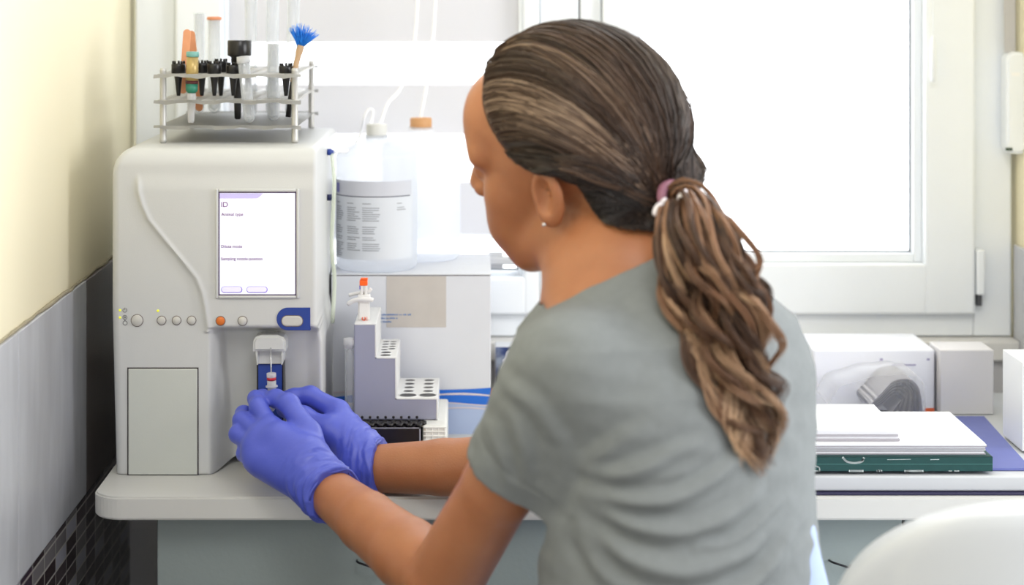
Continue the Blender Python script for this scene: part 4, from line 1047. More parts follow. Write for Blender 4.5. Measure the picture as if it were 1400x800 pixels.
        return V, F
def v3(px, py, Y): return np.array(P(px, py, Y))
def snoise(Q, s, seed=0):
    """cheap smooth noise from sines"""
    r_ = np.random.default_rng(seed); out = 0
    for k in range(6):
        d = r_.normal(size=3); d /= np.linalg.norm(d); out = out+np.sin(Q@d*s*(1+.35*k)+r_.uniform(0, 6.28))/(1+.3*k)
    return out/3

# ------------------------------------------------------------------ the person
def skin_mat():
    m = mat('skin', (184, 124, 86), .42, noise=.12, nscale=30, bump=.25, bscale=500, sss=.25, c2=(160, 100, 64)); return m
def shirt_mat():
    m = mat('grey_jersey', (132, 136, 136), .85, noise=.18, nscale=90, bump=.35, bscale=900, spec=.2); return m
def glove_mat():
    m = mat('blue_nitrile', (84, 97, 204), .36, noise=.08, nscale=30, bump=.25, bscale=140, spec=.5); return m
def hair_mat(c0, c1, c2_, name):
    m = bpy.data.materials.new(name); m.use_nodes = True; t = m.node_tree; b_ = t.nodes['Principled BSDF']
    b_.inputs['Roughness'].default_value = .42; b_.inputs['Specular IOR Level'].default_value = .5
    a = N(t, 'ShaderNodeAttribute', attribute_name='tone'); r = N(t, 'ShaderNodeValToRGB'); e = r.color_ramp.elements
    e[0].color = lin(c0); e[1].color = lin(c2_); x = e.new(.5); x.color = lin(c1)
    t.links.new(a.outputs['Fac'], r.inputs[0]); t.links.new(r.outputs[0], b_.inputs['Base Color']); return m

PH = math.radians(27.3); PITCH = math.radians(3.5); ROLL = math.radians(20.4); PT = math.radians(45)
hF0 = np.array([-math.cos(PH), math.sin(PH), 0.]); hL = np.array([-math.sin(PH), -math.cos(PH), 0.]); up = np.array([0, 0, 1.])
hF = hF0*math.cos(PITCH)-up*math.sin(PITCH); hU = hF0*math.sin(PITCH)+up*math.cos(PITCH)
hL, hU = hL*math.cos(ROLL)-hU*math.sin(ROLL), hU*math.cos(ROLL)+hL*math.sin(ROLL)
HS = 1.07
HC = np.array([.1037, 2.06, 1.1542])      # between the ears
def H(f, l, u): return HC+HS*(f*hF+l*hL+u*hU)
hax = (hF, hL, hU)

tF = np.array([-math.cos(PT), math.sin(PT), 0.]); tL = np.array([-math.sin(PT), -math.cos(PT), 0.])
# torso sections: z, centre x, centre y, half width, half depth (shirt surface)
SEC = np.array([
 [.60, .214, 1.965, .160, .120], [.70, .212, 1.965, .158, .118], [.78, .206, 1.965, .152, .114], [.84, .202, 1.967, .152, .112], [.90, .198, 1.970, .162, .115],
 [.955, .192, 1.975, .172, .118], [1.0, .186, 1.980, .158, .110], [1.035, .182, 1.985, .108, .092], [1.065, .172, 1.990, .068, .070], [1.09, .165, 1.995, .05, .05], [1.11, .152, 2.0, .03, .03]])
def torso_d(X, Y, Z, off=0.):
    s_ = [np.interp(Z, SEC[:, 0], SEC[:, k]) for k in range(1, 5)]
    dx, dy = X-s_[0], Y-s_[1]; f = dx*tF[0]+dy*tF[1]; l = dx*tL[0]+dy*tL[1]
    a_, b_ = s_[2]+off, s_[3]+off
    q = (np.abs(l/a_)**2.3+np.abs(f/b_)**2.3)**(1/2.3)
    return (q-1)*np.minimum(a_, b_)*.85
def add_torso(Fd, off, k=.02):
    sl, X, Y, Z = Fd.win((-.05, 1.7, .5), (.5, 2.25, 1.12), 0)
    Fd.add(torso_d(X, Y, Z, off).astype(np.float32), sl, k)

SHn = v3(784, 490, 1.865); ELn = v3(606, 796, 2.03); WRn = v3(452, 674, 2.235)
SHf = np.array([.262, 2.09, .980]); ELf = np.array([.125, 2.245, .800]); WRf = v3(508, 641, 2.32)

person = thing('person', 'woman in grey t-shirt and blue gloves with a curly ponytail, seated with her back turned', 'person', (.18, 1.98, 0))
skin = skin_mat()
Bf = Field((-.21, 1.72, .62), (.43, 2.42, 1.30), .0030)
# torso core (inside the shirt), neck
add_torso(Bf, -.010, .01)
NB = np.array([.150, 1.985, 1.045])
Bf.cap(NB, H(-.030, 0, -.040), .056, .053, .03)
Bf.cap(np.array([.12, 2.0, 1.03]), H(.01, 0, -.06), .045, .040, .03)
# head
Bf.ell(H(-.012, 0, .036), (.096*HS, .073*HS, .084*HS), hax, .02)
Bf.ell(H(.034, 0, -.018), (.053, .060, .080), hax, .025)
Bf.ell(H(.044, 0, -.070), (.040, .043, .034), hax, .02)
Bf.ell(H(.074, 0, -.090), (.018, .020, .016), hax, .016)
for s in (-1, 1):
    Bf.ell(H(.052, s*.042, -.016), (.024, .018, .022), hax, .02)
    Bf.ell(H(.056, s*.030, -.050), (.030, .027, .034), hax, .02)
    Bf.cap(H(.0, s*.056, -.045), H(.045, s*.038, -.082), .016, .015, .02)
    Bf.cap(H(.078, s*.012, .030), H(.070, s*.045, .026), .014, .012, .014)
    Bf.ell(H(.092, s*.031, .006), (.014, .014, .010), hax, .008, sub=True)
    Bf.ell(H(.076, s*.031, .007), (.0125, .0125, .0125), hax, .004)
Bf.ell(H(.066, 0, .055), (.028, .05, .035), hax, .03)
Bf.cap(H(.086, 0, .018), H(.103, 0, -.020), .0075, .0105, .012)
for s in (-1, 1): Bf.ell(H(.094, s*.011, -.024), (.010, .008, .008), hax, .008)
Bf.cap(H(.086, -.015, -.052), H(.086, .015, -.052), .0075, .0075, .012); Bf.cap(H(.083, -.014, -.063), H(.083, .014, -.063), .0075, .0075, .012)
Bf.cap(H(.096, -.020, -.0575), H(.096, .020, -.0575), .0025, .0025, .003, sub=True)
# ears
for s in (-1, 1):
    ea = np.array([.93, 0, .36]); ef = ea[0]*hF+ea[2]*(-hU)*0+0*hL
    e1 = (hF*.96-hL*.22*s); e1 /= np.linalg.norm(e1); e3 = hU*.97-hF*.24; e3 /= np.linalg.norm(e3); e3 -= e1*(e3@e1); e3 /= np.linalg.norm(e3); e2 = np.cross(e3, e1)
    c_ = H(-.010, s*.082, .000)
    Bf.ell(c_, (.0190, .0065, .032), (e1, e2, e3), .004)
    Bf.ell(c_-e3*.020+e1*.004, (.010, .0060, .012), (e1, e2, e3), .004)
    Bf.ell(c_+hL*s*.0055+e1*.003+e3*.003, (.0100, .0085, .019), (e1, e2, e3), .002, sub=True)
# arms
def arm(Fd, A, E, W, ru, re, rf, rw, k=.006, off=0):
    M1 = A+(E-A)*.5; F1 = E+(W-E)*.30; F2 = E+(W-E)*.65
    Fd.chain([A, M1, E], [ru+off, ru*.93+off, re+off], k); Fd.chain([E, F1, F2, W], [re*.97+off, rf*.95+off, rf*.83+off, rw+off], k)
arm(Bf, SHn+(ELn-SHn)/np.linalg.norm(ELn-SHn)*.035, ELn, WRn, .0385, .0385, .0385, .0265)
Bf.ell(ELn+np.array([-.002, -.006, -.010]), (.033, .034, .034), None, .01)
arm(Bf, SHf, ELf, WRf, .043, .037, .0375, .0268)
# hands inside the gloves: short palm stubs
Bf.cap(WRn, v3(405, 625, 2.27), .0235, .019, .004); Bf.cap(WRf, v3(490, 612, 2.345), .0235, .017, .004)
V, F = Bf.mesh()
body_p = raw('body', V, F, skin, person)

# shirt ------------------------------------------------
Sf = Field((-.05, 1.70, .60), (.46, 2.26, 1.13), .0032)
add_torso(Sf, .0, .01)
Sf.cap(SHf, SHf+(ELf-SHf)*.50, .050, .050, .02)
Sf.cap(np.array([.17, 1.985, 1.05]), SHf+np.array([-.01, 0, .014]), .044, .038, .03)
Sf.cap(np.array([.165, 1.955, .998]), SHn+np.array([.012, .01, -.004]), .034, .034, .02)
an_ = (ELn-SHn)/np.linalg.norm(ELn-SHn)
Sf.cap(SHn+an_*.006, SHn+an_*.19, .0460, .0465, .035)
# sleeve hems: plane cuts limited to the arm
def armcut(Fd, A, E, tcut, R, inner):
    d = (E-A)/np.linalg.norm(E-A); c_ = A+d*tcut
    sl, X, Y, Z = Fd.win(c_-.14, c_+.14, 0); px_, py_, pz_ = X-c_[0], Y-c_[1], Z-c_[2]
    ax_ = px_*d[0]+py_*d[1]+pz_*d[2]; rad = np.sqrt(np.maximum(px_**2+py_**2+pz_**2-ax_**2, 0))
    reg = (rad < R)
    a = Fd.d[sl]; Fd.d[sl] = np.where(reg, np.maximum(a, ax_), a)
    a = Fd.d[sl]; hol = np.maximum(rad-inner, -(ax_+.012)); Fd.d[sl] = np.maximum(a, -hol)
armcut(Sf, SHn, ELn, .150, .075, .0415)
armcut(Sf, SHf, ELf, .125, .075, .0430)
# neck opening
nd = H(-.030, 0, -.05)-NB; nd /= np.linalg.norm(nd)
ncut = np.array([-.42, .225, .876]); ncut /= np.linalg.norm(ncut); cA = v3(790, 403, 1.93)
cN = v3(838, 386, 1.95)
sl, X, Y, Z = Sf.win((-.05, 1.7, .9), (.46, 2.26, 1.13), 0)
pl_ = (X-cA[0])*ncut[0]+(Y-cA[1])*ncut[1]+(Z-cA[2])*ncut[2]
ax_ = (X-NB[0])*nd[0]+(Y-NB[1])*nd[1]+(Z-NB[2])*nd[2]; rd_ = np.sqrt(np.maximum((X-NB[0])**2+(Y-NB[1])**2+(Z-NB[2])**2-ax_**2, 0))
kk_ = np.maximum(pl_, rd_-.0) ; Sf.d[sl] = np.where(rd_ < .082, np.maximum(Sf.d[sl], pl_), Sf.d[sl]).astype(np.float32)
V, F = Sf.mesh()
nrm = Sf.grad(V)
# folds: ridges along curves on the back (x, z of the surface), radiating from the armpit
def fold_disp(V, nrm):
    out = np.zeros(len(V)); back = (nrm[:, 1] < .25)
    def xz(px, py, Y=1.87): q = P(px, py, Y); return (q.x, q.z)
    folds = [
     ([(792, 672), (850, 700), (930, 712), (1010, 690), (1075, 640)], .0055, .0075), ([(800, 660), (860, 672), (930, 662), (1000, 628), (1060, 580)], .0050, .007),
     ([(790, 690), (840, 740), (920, 765), (1000, 755), (1080, 715)], .0050, .0085), ([(805, 640), (860, 630), (920, 604), (985, 590)], .0035, .007),
     ([(785, 705), (815, 760), (860, 800)], .0045, .008), ([(860, 812), (940, 815), (1040, 790), (1110, 760)], .0045, .009),
     ([(800, 625), (840, 590), (900, 560)], .0025, .008), ([(1010, 800), (1060, 770), (1112, 720)], .0035, .007), ([(950, 735), (1010, 730), (1100, 680)], .003, .005),
     ([(700, 560), (716, 610), (722, 680)], .0030, .007), ([(690, 520), (740, 560), (786, 640)], .0025, .008), ([(668, 590), (690, 640), (700, 690)], .002, .006),
     ([(880, 420), (930, 470), (950, 560)], .002, .010), ([(1080, 500), (1070, 560), (1085, 640)], .0025, .010)]
    for pts, A, wd in folds:
        q = [Vector((xz(*p)[0], 0, xz(*p)[1])) for p in pts]; q = spline(q, 8); q = np.array([(p.x, p.z) for p in q])
        best = np.full(len(V), 9.); tt = np.zeros(len(V))
        for i in range(len(q)-1):
            a, b_ = q[i], q[i+1]; ab = b_-a; L2 = ab@ab+1e-12; t = np.clip(((V[:, 0]-a[0])*ab[0]+(V[:, 2]-a[1])*ab[1])/L2, 0, 1)
            dd = np.hypot(V[:, 0]-a[0]-t*ab[0], V[:, 2]-a[1]-t*ab[1]); m_ = dd < best; best[m_] = dd[m_]; tt[m_] = ((i+t)/(len(q)-1))[m_]
        fade = np.sin(np.clip(tt*1.05+.06, 0, 1)*PI)**.6
        out += A*fade*(np.exp(-(best/wd)**2)-.75*np.exp(-((best-wd*1.7)/(wd*.9))**2)*1.0)
    return out*back
V = V+nrm*(fold_disp(V, nrm)+.0012*snoise(V*np.array([1, 1, 1.8]), 70, 3))[:, None]
# sleeve seam groove
d_ = (V-SHn)@an_; r_ = np.linalg.norm((V-SHn)-d_[:, None]*an_, axis=1)
V = V-nrm*(.0012*np.exp(-((d_-.118)/.0016)**2)*(r_ < .07))[:, None]
shirt = raw('t_shirt', V, F, shirt_mat(), person)
# neckband
k_ = 64; ring_ = []
u1 = np.cross(ncut, up); u1 /= np.linalg.norm(u1); u2 = np.cross(ncut, u1)
for i in range(k_+1):
    a_ = 2*PI*i/k_; dr_ = u1*math.cos(a_)+u2*math.sin(a_); t_ = np.linspace(.02, .13, 56); Q = (cN-ncut*.006)[None]+dr_[None]*t_[:, None]
    sd = Sf.sample(Q); inside = np.where(sd < 0)[0]; ring_.append(Q[inside[-1]] if len(inside) else Q[0])
# trousers and shoes ------------------------------------
Jf = Field((-.20, 1.72, .0), (.48, 2.42, .86), .006)
PV = np.array([.215, 1.985, .64])
sl, X, Y, Z = Jf.win((-.05, 1.7, .55), (.5, 2.25, .80), 0); Jf.add((torso_d(X, Y, Z, -.014)).astype(np.float32), sl, .02)
Jf.ell(PV, (.118, .165, .105), (tF, tL, up), .03)
Jf.cap(np.array([.312, 1.96, .80]), np.array([.290, 1.97, .63]), .024, .095, .02)
jean = []
for s in (-1, 1):
    hp = PV+tL*s*.09+np.array([0, 0, -.02]); kn = hp+tF*.30+tL*s*(.01)+np.array([0, -.02, -.03]); kn[1] = min(kn[1], 2.235); an2 = kn+np.array([.09, -.04, -.47])
    an2[2] = .09
    Jf.chain([hp, kn], [.085, .062], .03); Jf.chain([kn, kn*.5+an2*.5, an2], [.062, .056, .042], .02); jean.append(an2)
V, F = Jf.mesh()
raw('trousers', V, F, mat('pale_blue_denim', (172, 188, 222), .85, noise=.15, nscale=60, bump=.3, bscale=700), person)
for a2 in jean:
    q = Field((a2[0]-.26, a2[1]-.15, 0.0), (a2[0]+.12, a2[1]+.26, .14), .005)
    q.cap(a2+np.array([.015, -.015, -.045]), a2+np.array([-.09, .09, -.055]), .036, .034, .02); q.cap(a2+np.array([0, 0, -.04]), a2+np.array([0, 0, .02]), .040, .043, .02)
    q.cut((0, 0, .005), (0, 0, -1)); V, F = q.mesh(); raw('shoe', V, F, mat('shoe_white', (222, 222, 222), .6), person)

# gloves --------------------------------------------------
def ulen(v): return v/np.linalg.norm(v)
gm = glove_mat()
def glove(F_, name, W, E, cuffr, seed):
    """flared cuff, wrinkled wrist"""
    d = ulen(E-W)
    V, F = F_.mesh(); nrm = F_.grad(V); t = (V-W)@d
    wr = np.clip((t+.045)/.05, 0, 1)
    ph = t*420+3.2*snoise(V, 55, seed)
    rg = 1-np.abs(snoise(V*1.0+d[None]*(t*2.2)[:, None], 95, seed+2))*2.2; rg2 = 1-np.abs(snoise(V+d[None]*(t*1.5)[:, None], 170, seed+4))*2.2
    disp = wr*(.0009*np.sin(ph)+.0013*np.clip(rg, -1, 1)+.0006*np.clip(rg2, -1, 1))+.0005*snoise(V, 120, seed+5)*(1-wr*.5)
    V = V+nrm*disp[:, None]
    return raw(name, V, F, gm, person)
# near (left) hand
hN = .0016
G = Field((-.30, 2.17, .735), (-.135, 2.405, .885), hN)
mi_, mm_, mr_, ml_ = v3(372, 586, 2.305), v3(357, 596, 2.302), v3(347, 611, 2.297), v3(347, 629, 2.288)
pn = ulen(np.cross(mi_-WRn, ml_-WRn))
for m_, r_ in ((mi_, .0125), (mm_, .013), (mr_, .0125), (ml_, .0115)):
    G.cap(WRn*.85+m_*.15, m_, .022, r_, .016)
G.cap(v3(398, 640, 2.268), v3(362, 632, 2.285), .0215, .016, .016)
G.cap(v3(420, 622, 2.262), v3(385, 600, 2.288), .0225, .017, .014)
G.chain([mi_, v3(353, 556, 2.337), v3(350, 545, 2.358), v3(359, 541, 2.376)], [.0110, .0100, .0090, .0080], .006)
G.chain([mm_, v3(331, 575, 2.338), v3(333, 566, 2.360), v3(345, 566, 2.374)], [.0115, .0104, .0092, .0082], .005)
G.chain([mr_, v3(325, 594, 2.325), v3(327, 588, 2.350), v3(338, 586, 2.362)], [.0110, .0098, .0086, .0078], .005)
G.chain([ml_, v3(334, 620, 2.310), v3(336, 612, 2.332), v3(345, 610, 2.344)], [.0102, .0088, .0078, .0072], .005)
# thumb
G.chain([v3(434, 642, 2.252), v3(422, 592, 2.292), v3(395, 553, 2.328), v3(377, 545, 2.350), v3(362, 543, 2.368)], [.0200, .0140, .0116, .0100, .0080], .006)
G.cap(v3(421, 604, 2.288), v3(388, 600, 2.294), .013, .012, .010)
G.cap(WRn+ulen(WRf-WRn)*0, v3(425, 645, 2.252), .0285, .024, .016)
G.cap(WRn-ulen(ELn-WRn)*.012, WRn+ulen(ELn-WRn)*.012, .0285, .0325, .008)
G.cut(WRn+ulen(ELn-WRn)*.010, ulen(ELn-WRn))
glove(G, 'glove', WRn, ELn, .031, 1)
# far (right) hand
G = Field((-.235, 2.27, .735), (-.085, 2.44, .885), hN)
fi, fm, fr, fl = v3(463, 562, 2.372), v3(458, 568, 2.392), v3(462, 584, 2.404), v3(470, 600, 2.406)
for m_, r_ in ((fi, .0125), (fm, .012), (fr, .0115), (fl, .011)): G.cap(WRf*.85+m_*.15, m_, .021, r_, .016)
G.cap(v3(487, 612, 2.335), v3(462, 585, 2.352), .0225, .0180, .014)
G.chain([fi, v3(424, 541, 2.392), v3(402, 543, 2.394), v3(387, 545, 2.393)], [.0118, .0110, .0096, .0080], .006)
G.chain([fm, v3(421, 553, 2.410), v3(410, 566, 2.408), v3(418, 577, 2.396)], [.0110, .0098, .0088, .0080], .005)
G.chain([fr, v3(432, 572, 2.416), v3(428, 586, 2.408), v3(438, 592, 2.396)], [.0105, .0094, .0085, .0078], .005)
G.chain([fl, v3(447, 596, 2.412), v3(444, 606, 2.402), v3(452, 610, 2.394)], [.0098, .0086, .0078, .0072], .005)
G.chain([v3(492, 618, 2.328), v3(450, 590, 2.344), v3(414, 571, 2.364), v3(388, 560, 2.384)], [.0190, .0150, .0122, .0088], .009)
G.cap(WRf, v3(490, 622, 2.338), .0275, .024, .016)
G.cap(WRf-ulen(ELf-WRf)*.012, WRf+ulen(ELf-WRf)*.014, .0285, .0345, .008)
G.cut(WRf+ulen(ELf-WRf)*.012, ulen(ELf-WRf))
glove(G, 'glove', WRf, ELf, .031, 9)
# rolled glove rims
for W, E, r_ in ((WRn, ELn, .0305), (WRf, ELf, .0315)):
    d = ulen(E-W); c_ = W+d*.0105; uu, vv_, _ = frame_of(Vector(d)); b = B()
    pts = []
    for i in range(41):
        a_ = 2*PI*i/40; rr = r_+.0012*math.sin(3*a_+1)+.0007*math.sin(7*a_); pts.append(Vector(c_)+uu*rr*math.cos(a_)+vv_*rr*math.sin(a_)+Vector(d)*(.0012*math.sin(5*a_)))
    tube(b, pts, .0014, 6); obj('glove_rim', b, gm, [o for o in person.children if o.name.startswith('glove')][0 if W is WRn else 1])

# hair ------------------------------------------------------
hc = np.array([-.014, 0, .034]); hR = np.array([.1035, .0805, .0945])
def hdir(f, l, u): v = np.array([f, l, u], float); return v/np.linalg.norm(v)
def hpos(d, lift=0.): # d: (n,3) unit directions in head frame
    d = np.atleast_2d(d); rad = 1/np.sqrt(((d/hR)**2).sum(1)); rad = rad*(1+.78*np.clip((-d[:, 2]-.35)/.5, 0, 1)*np.clip(-d[:, 0]*2.5, 0, 1)); q = hc+d*(rad+lift)[:, None]
    return HC+HS*(q[:, :1]*hF+q[:, 1:2]*hL+q[:, 2:3]*hU)
best_ = None
for l_ in np.linspace(-.9, .9, 61):
    for u_ in np.linspace(-.95, .3, 51):
        if l_*l_+u_*u_ > .98: continue
        q = hdir(-math.sqrt(1-l_*l_-u_*u_), l_, u_); w_ = hpos(q)[0]; e_ = math.hypot(VX+w_[0]*FPX/w_[1]-912, VY+(CZ-w_[2])*FPX/w_[1]-280)
        if best_ is None or e_ < best_[0]: best_ = (e_, q)
tie = best_[1]
hl = [hdir(.80, 0, .62), hdir(.78, .30, .58), hdir(.74, .58, .40), hdir(.62, .80, .16), hdir(.42, .93, -.06), hdir(.18, .98, -.10), hdir(.02, .99, .10), hdir(-.18, .97, .02), hdir(-.28, .90, -.36), hdir(-.46, .74, -.66), hdir(-.60, .42, -.86), hdir(-.64, 0, -.92)]
hl_full = hl+[v*np.array([1, -1, 1]) for v in hl[-2:0:-1]]
def loopdir(t):
    n = len(hl_full); x = (t % 1)*n; i = int(x); f = x-i; a, b_ = hl_full[i % n], hl_full[(i+1) % n]; v = a*(1-f)+b_*f; return v/np.linalg.norm(v)
def slerp(a, b_, t):
    tt = np.asarray(t)[:, None]; c = .10+.95*max(0, a[2]+.25)+.25*max(0, a[0])
    m_ = (a+b_)/2+np.array([-.05, (.30 if a[1] >= 0 else -.30)*min(1, abs(a[1])*2), c*.9])
    m_ = m_/np.linalg.norm(m_)*1.25
    D = (1-tt)**2*a+2*tt*(1-tt)*m_+tt**2*b_; return D/np.linalg.norm(D, axis=1, keepdims=True)
def slerp_old(a, b_, t):
    o = math.acos(max(-1, min(1, float(a@b_)))); t = np.asarray(t)[:, None]
    return (np.sin((1-t)*o)*a+np.sin(t*o)*b_)/math.sin(o) if o > 1e-3 else a+(b_-a)*t
# base layer
nu_, nv_ = 96, 26; V = []; tone = []
for lay, lift in ((0, -.0005), (1, -.010)):
    for i in range(nu_):
        D = slerp(loopdir(i/nu_), tie, np.linspace(0, .995, nv_)); edge = np.minimum(1, np.linspace(0, 1, nv_)/.10)
        V.append(hpos(D, lift-.0045*(1-edge)[:] if lay == 0 else lift))
        tone += [.22+.10*math.sin(i*1.7)]*nv_
V = np.concatenate(V); F = []
for lay in (0, 1):
    o = lay*nu_*nv_
    for i in range(nu_):
        for j in range(nv_-1): F.append((o+i*nv_+j, o+((i+1) % nu_)*nv_+j, o+((i+1) % nu_)*nv_+j+1, o+i*nv_+j+1))
for i in range(nu_): F.append((i*nv_, nu_*nv_+i*nv_, nu_*nv_+((i+1) % nu_)*nv_, ((i+1) % nu_)*nv_))
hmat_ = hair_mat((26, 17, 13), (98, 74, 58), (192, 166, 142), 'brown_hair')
def pushB(C, m_):
    C = C.copy()
    for _ in range(5):
        d = Bf.sample(C); bad = d < m_
        if bad.any(): C[bad] += Bf.grad(C[bad])*(m_-d[bad])[:, None]
        far = (d > m_+.004) & (((C-HC)@hU) < -.03*HS)
        if far.any(): C[far] -= Bf.grad(C[far])*(np.minimum(d[far]-m_-.004, .02))[:, None]
    return C
n0 = nu_*nv_; V[:n0] = pushB(V[:n0], .0022)
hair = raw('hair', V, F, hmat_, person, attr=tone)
def strands(curves, radii, tones, ns=3):
    """curves: list of (n,3); tubes with ns sides, one mesh"""
    Vs, Fs, T = [], [], []; o = 0
    for C, r_, tn in zip(curves, radii, tones):
        n = len(C); d = np.gradient(C, axis=0); d /= np.linalg.norm(d, axis=1, keepdims=True)+1e-9
        a = np.cross(d, np.array([.3, .1, .95])); a /= np.linalg.norm(a, axis=1, keepdims=True)+1e-9; c = np.cross(d, a)
        for k in range(ns):
            an3 = 2*PI*k/ns; Vs.append(C+(a*math.cos(an3)+c*math.sin(an3))*np.asarray(r_)[:, None]); T.append(np.broadcast_to(tn, (n,)))
        ii = np.arange(n-1)
        for k in range(ns):
            k2 = (k+1) % ns; Fs.append(np.stack([o+k*n+ii, o+k2*n+ii, o+k2*n+ii+1, o+k*n+ii+1], -1))
        o += n*ns
    return np.concatenate(Vs), np.concatenate(Fs), np.concatenate(T)
cur, rad, ton = [], [], []
nl = 200
locks = []
for g in range(nl):
    t0 = rng.uniform(); s0 = 0 if g % 2 == 0 else rng.uniform(0, .38); locks.append((t0, s0, rng.uniform(-.012, .012), rng.uniform(0, 6.28), rng.uniform(), rng.uniform(0, .0055)))
for g, (t0, s0, dr_, ph, tn, lf) in enumerate(locks):
    for k in range(26):
        t1 = t0+rng.normal()*.006; st_ = loopdir(t1); tt = np.linspace(s0+rng.uniform(0, .02), .985, 22)
        end = tie+rng.normal(size=3)*.045; end /= np.linalg.norm(end)
        D = slerp(st_, end, tt)
        side = np.cross(st_, tie); side /= np.linalg.norm(side)+1e-9
        D = D+side*(dr_*3.0*np.sin(tt*PI*1.0)+.030*np.sin(tt*6+g*.9)*np.sin(tt*PI))[:, None]; D /= np.linalg.norm(D, axis=1, keepdims=True)
        edge = np.clip((tt-s0)/.10, 0, 1)
        C = hpos(D, -.004+(.0045+lf+.0035*math.sin(k*1.1+ph))*edge*1.0)
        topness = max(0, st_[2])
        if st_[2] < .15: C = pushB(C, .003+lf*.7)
        cur.append(C); rad.append(.00075*np.clip(np.minimum(edge*1.2+.25, 1), 0, 1)); tb = .5+.5*math.sin(t0*2*PI*9+1.3+2*math.sin(t0*23)); ton.append(np.clip((.04+.75*(.55*tb+.45*tn)**2.2)*(.22+1.0*np.clip(st_[2]*1.1+.35, 0, 1))+.24*topness+rng.normal()*.05+.10*np.sin(tt*PI)*(tb-.4)-.10*np.clip(tt*3-2, 0, 1), 0, 1))  # strands darker toward the nape: underlayer colour, with shade put into the tone
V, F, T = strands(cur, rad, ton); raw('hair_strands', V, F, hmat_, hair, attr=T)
# ponytail
tie_w = hpos(tie, .004)[0]
pc_ = [v3(922, 268, tie_w[1]), v3(938, 272, tie_w[1]-.022), v3(953, 320, 1.885), v3(972, 380, 1.87), v3(992, 440, 1.865), v3(1006, 510, 1.87), v3(1024, 580, 1.88), v3(1034, 650, 1.88)]
pw_ = [.013, .020, .040, .049, .046, .039, .030, .014]
pc_[0] = tie_w+(-hF)*.002
cl = np.array([list(p) for p in spline([Vector(p) for p in pc_], 8)]); wl_ = np.interp(np.linspace(0, len(pc_)-1, len(cl)), range(len(pc_)), pw_)
def push(C, m_=.004):
    for _ in range(6):
        d = Sf.sample(C); bad = d < m_
        if not bad.any(): break
        C = C.copy(); g = Sf.grad(C); g[:, 1] -= .3; C[bad] += g[bad]*(m_-d[bad])[:, None]
    return C
cur, rad, ton = [], [], []
NL = 110; nP = 64
ts = np.linspace(0, 1, nP)
cx_ = np.stack([np.interp(ts, np.linspace(0, 1, len(cl)), cl[:, k]) for k in range(3)], -1); wv_ = np.interp(ts, np.linspace(0, 1, len(cl)), wl_)
tan = np.gradient(cx_, axis=0); tan /= np.linalg.norm(tan, axis=1, keepdims=True); sd_ = np.cross(tan, np.array([0, 1., 0])); sd_ /= np.linalg.norm(sd_, axis=1, keepdims=True); dp_ = np.cross(sd_, tan)
for g in range(NL):
    a0 = rng.uniform(0, 2*PI); rr = math.sqrt(rng.uniform()); amp = rng.uniform(.006, .016); wlz = rng.uniform(2.6, 4.4)*2*PI; ph = rng.uniform(0, 6.28); tn = rng.uniform(); endt = rng.uniform(.74, .98) if g % 3 else rng.uniform(.5, .8); tw = rng.uniform(-.8, .8)
    for k in range(26):
        oa, orr = rng.uniform(0, 2*PI), .0036*math.sqrt(rng.uniform())
        te = ts*endt*(1+rng.normal()*.015); te = np.clip(te, 0, 1)
        f = lambda A: np.stack([np.interp(te, ts, A[:, q]) for q in range(3)], -1)
        c0, s0, d0, w0 = f(cx_), f(sd_), f(dp_), np.interp(te, ts, wv_)
        a1 = a0+tw*te; curl = amp*np.clip(te*1.7-.15, 0, 1)
        u_ = w0*rr*np.cos(a1)+curl*np.cos(wlz*te+ph+k*.012)+orr*math.cos(oa)*(.4+te*1.2); v_ = w0*.55*rr*np.sin(a1)+curl*np.sin(wlz*te+ph+k*.012)+orr*math.sin(oa)*(.4+te*1.2)
        C = c0+s0*u_[:, None]+d0*v_[:, None]
        cur.append(push(C, .003+orr*.6)); tp = np.clip(1-(te/te[-1])**6, .15, 1)
        rad.append(.00062*tp); ton.append(np.clip(.02+.62*tn**1.5+.42*te*(.4+.6*tn)+rng.normal()*.05, 0, 1))
V, F, T = strands(cur, rad, ton)
pm = hair_mat((40, 27, 20), (140, 100, 72), (222, 188, 152), 'ponytail_hair')
pony = raw('ponytail', V, F, pm, hair, attr=T)
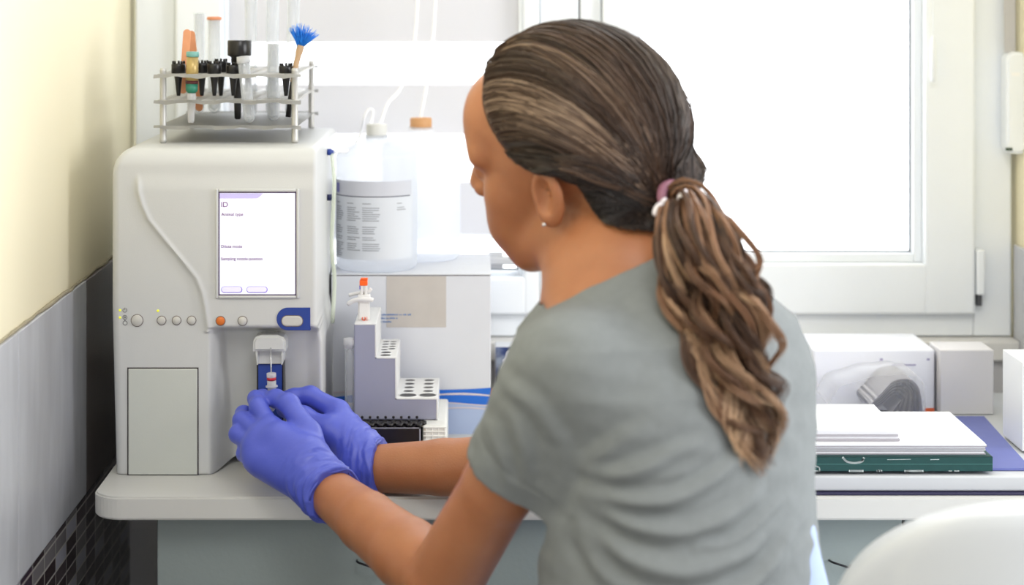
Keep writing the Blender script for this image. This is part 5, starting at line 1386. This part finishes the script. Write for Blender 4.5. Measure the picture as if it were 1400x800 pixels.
# hair band with pink and shiny beads
bd = tie_w*.5+pc_[1].__array__()*.5 if hasattr(pc_[1], '__array__') else tie_w; b = B()
dn = Vector(ulen(cx_[4]-cx_[0])); uu, vv_, _ = frame_of(dn); pts = [Vector(bd)+uu*.0195*math.cos(2*PI*k/30)+vv_*.0195*math.sin(2*PI*k/30) for k in range(31)]
tube(b, pts, .0052, 8); band = obj('hair_band', b, mat('band_mauve', (150, 100, 118), .5), hair)
for (px_, py_, r_) in ((900, 286, .0068), (933, 268, .0062), (907, 276, .004)):
    b = B(); q = P(px_, py_, bd[1]-.032); bmesh.ops.create_icosphere(b, subdivisions=3, radius=r_, matrix=Matrix.Translation(q) @ Matrix.Rotation(.6, 4, 'Y') @ Matrix.Diagonal((.7, .8, 1.2, 1)))
    obj('bead', b, mat('bead_pearl', (246, 240, 246), .15, coat=1), band, smooth=True)
b = B(); bmesh.ops.create_icosphere(b, subdivisions=3, radius=.0022, matrix=Matrix.Translation(Vector(H(-.004, .090, -.024)))); obj('earring', b, mat('earring_silver', (220, 222, 226), .2, 1), person, smooth=True)
# stool carrying her
stl = thing('stool', 'round white stool under the seated person', 'stool', (PV[0], PV[1], 0))
b = B(); lathe(b, (PV[0]-.02, PV[1], .468), (0, 0, 1), [(.10, 0), (.125, .008), (.13, .03), (.12, .055), (.08, .062), (.001, .064)], 40); obj('seat', b, mat('stool_white', (226, 226, 226), .4), stl)
b = B(); lathe(b, (PV[0]-.02, PV[1], .06), (0, 0, 1), [(.022, 0), (.022, .2), (.014, .21), (.014, .415)], 20); obj('post', b, mat('stool_steel', (180, 182, 186), .25, 1), stl)
for k in range(5):
    a_ = 2*PI*k/5+.3; b = B(); c_ = Vector((PV[0]-.02, PV[1], .07)); e_ = c_+Vector((.22*math.cos(a_), .22*math.sin(a_), -.045)); tube(b, [c_, e_], [.018, .012], 10); bmesh.ops.create_icosphere(b, subdivisions=2, radius=.022, matrix=Matrix.Translation(e_+Vector((0, 0, -.002)))); obj('leg', b, mat('stool_base', (60, 60, 62), .4), stl)
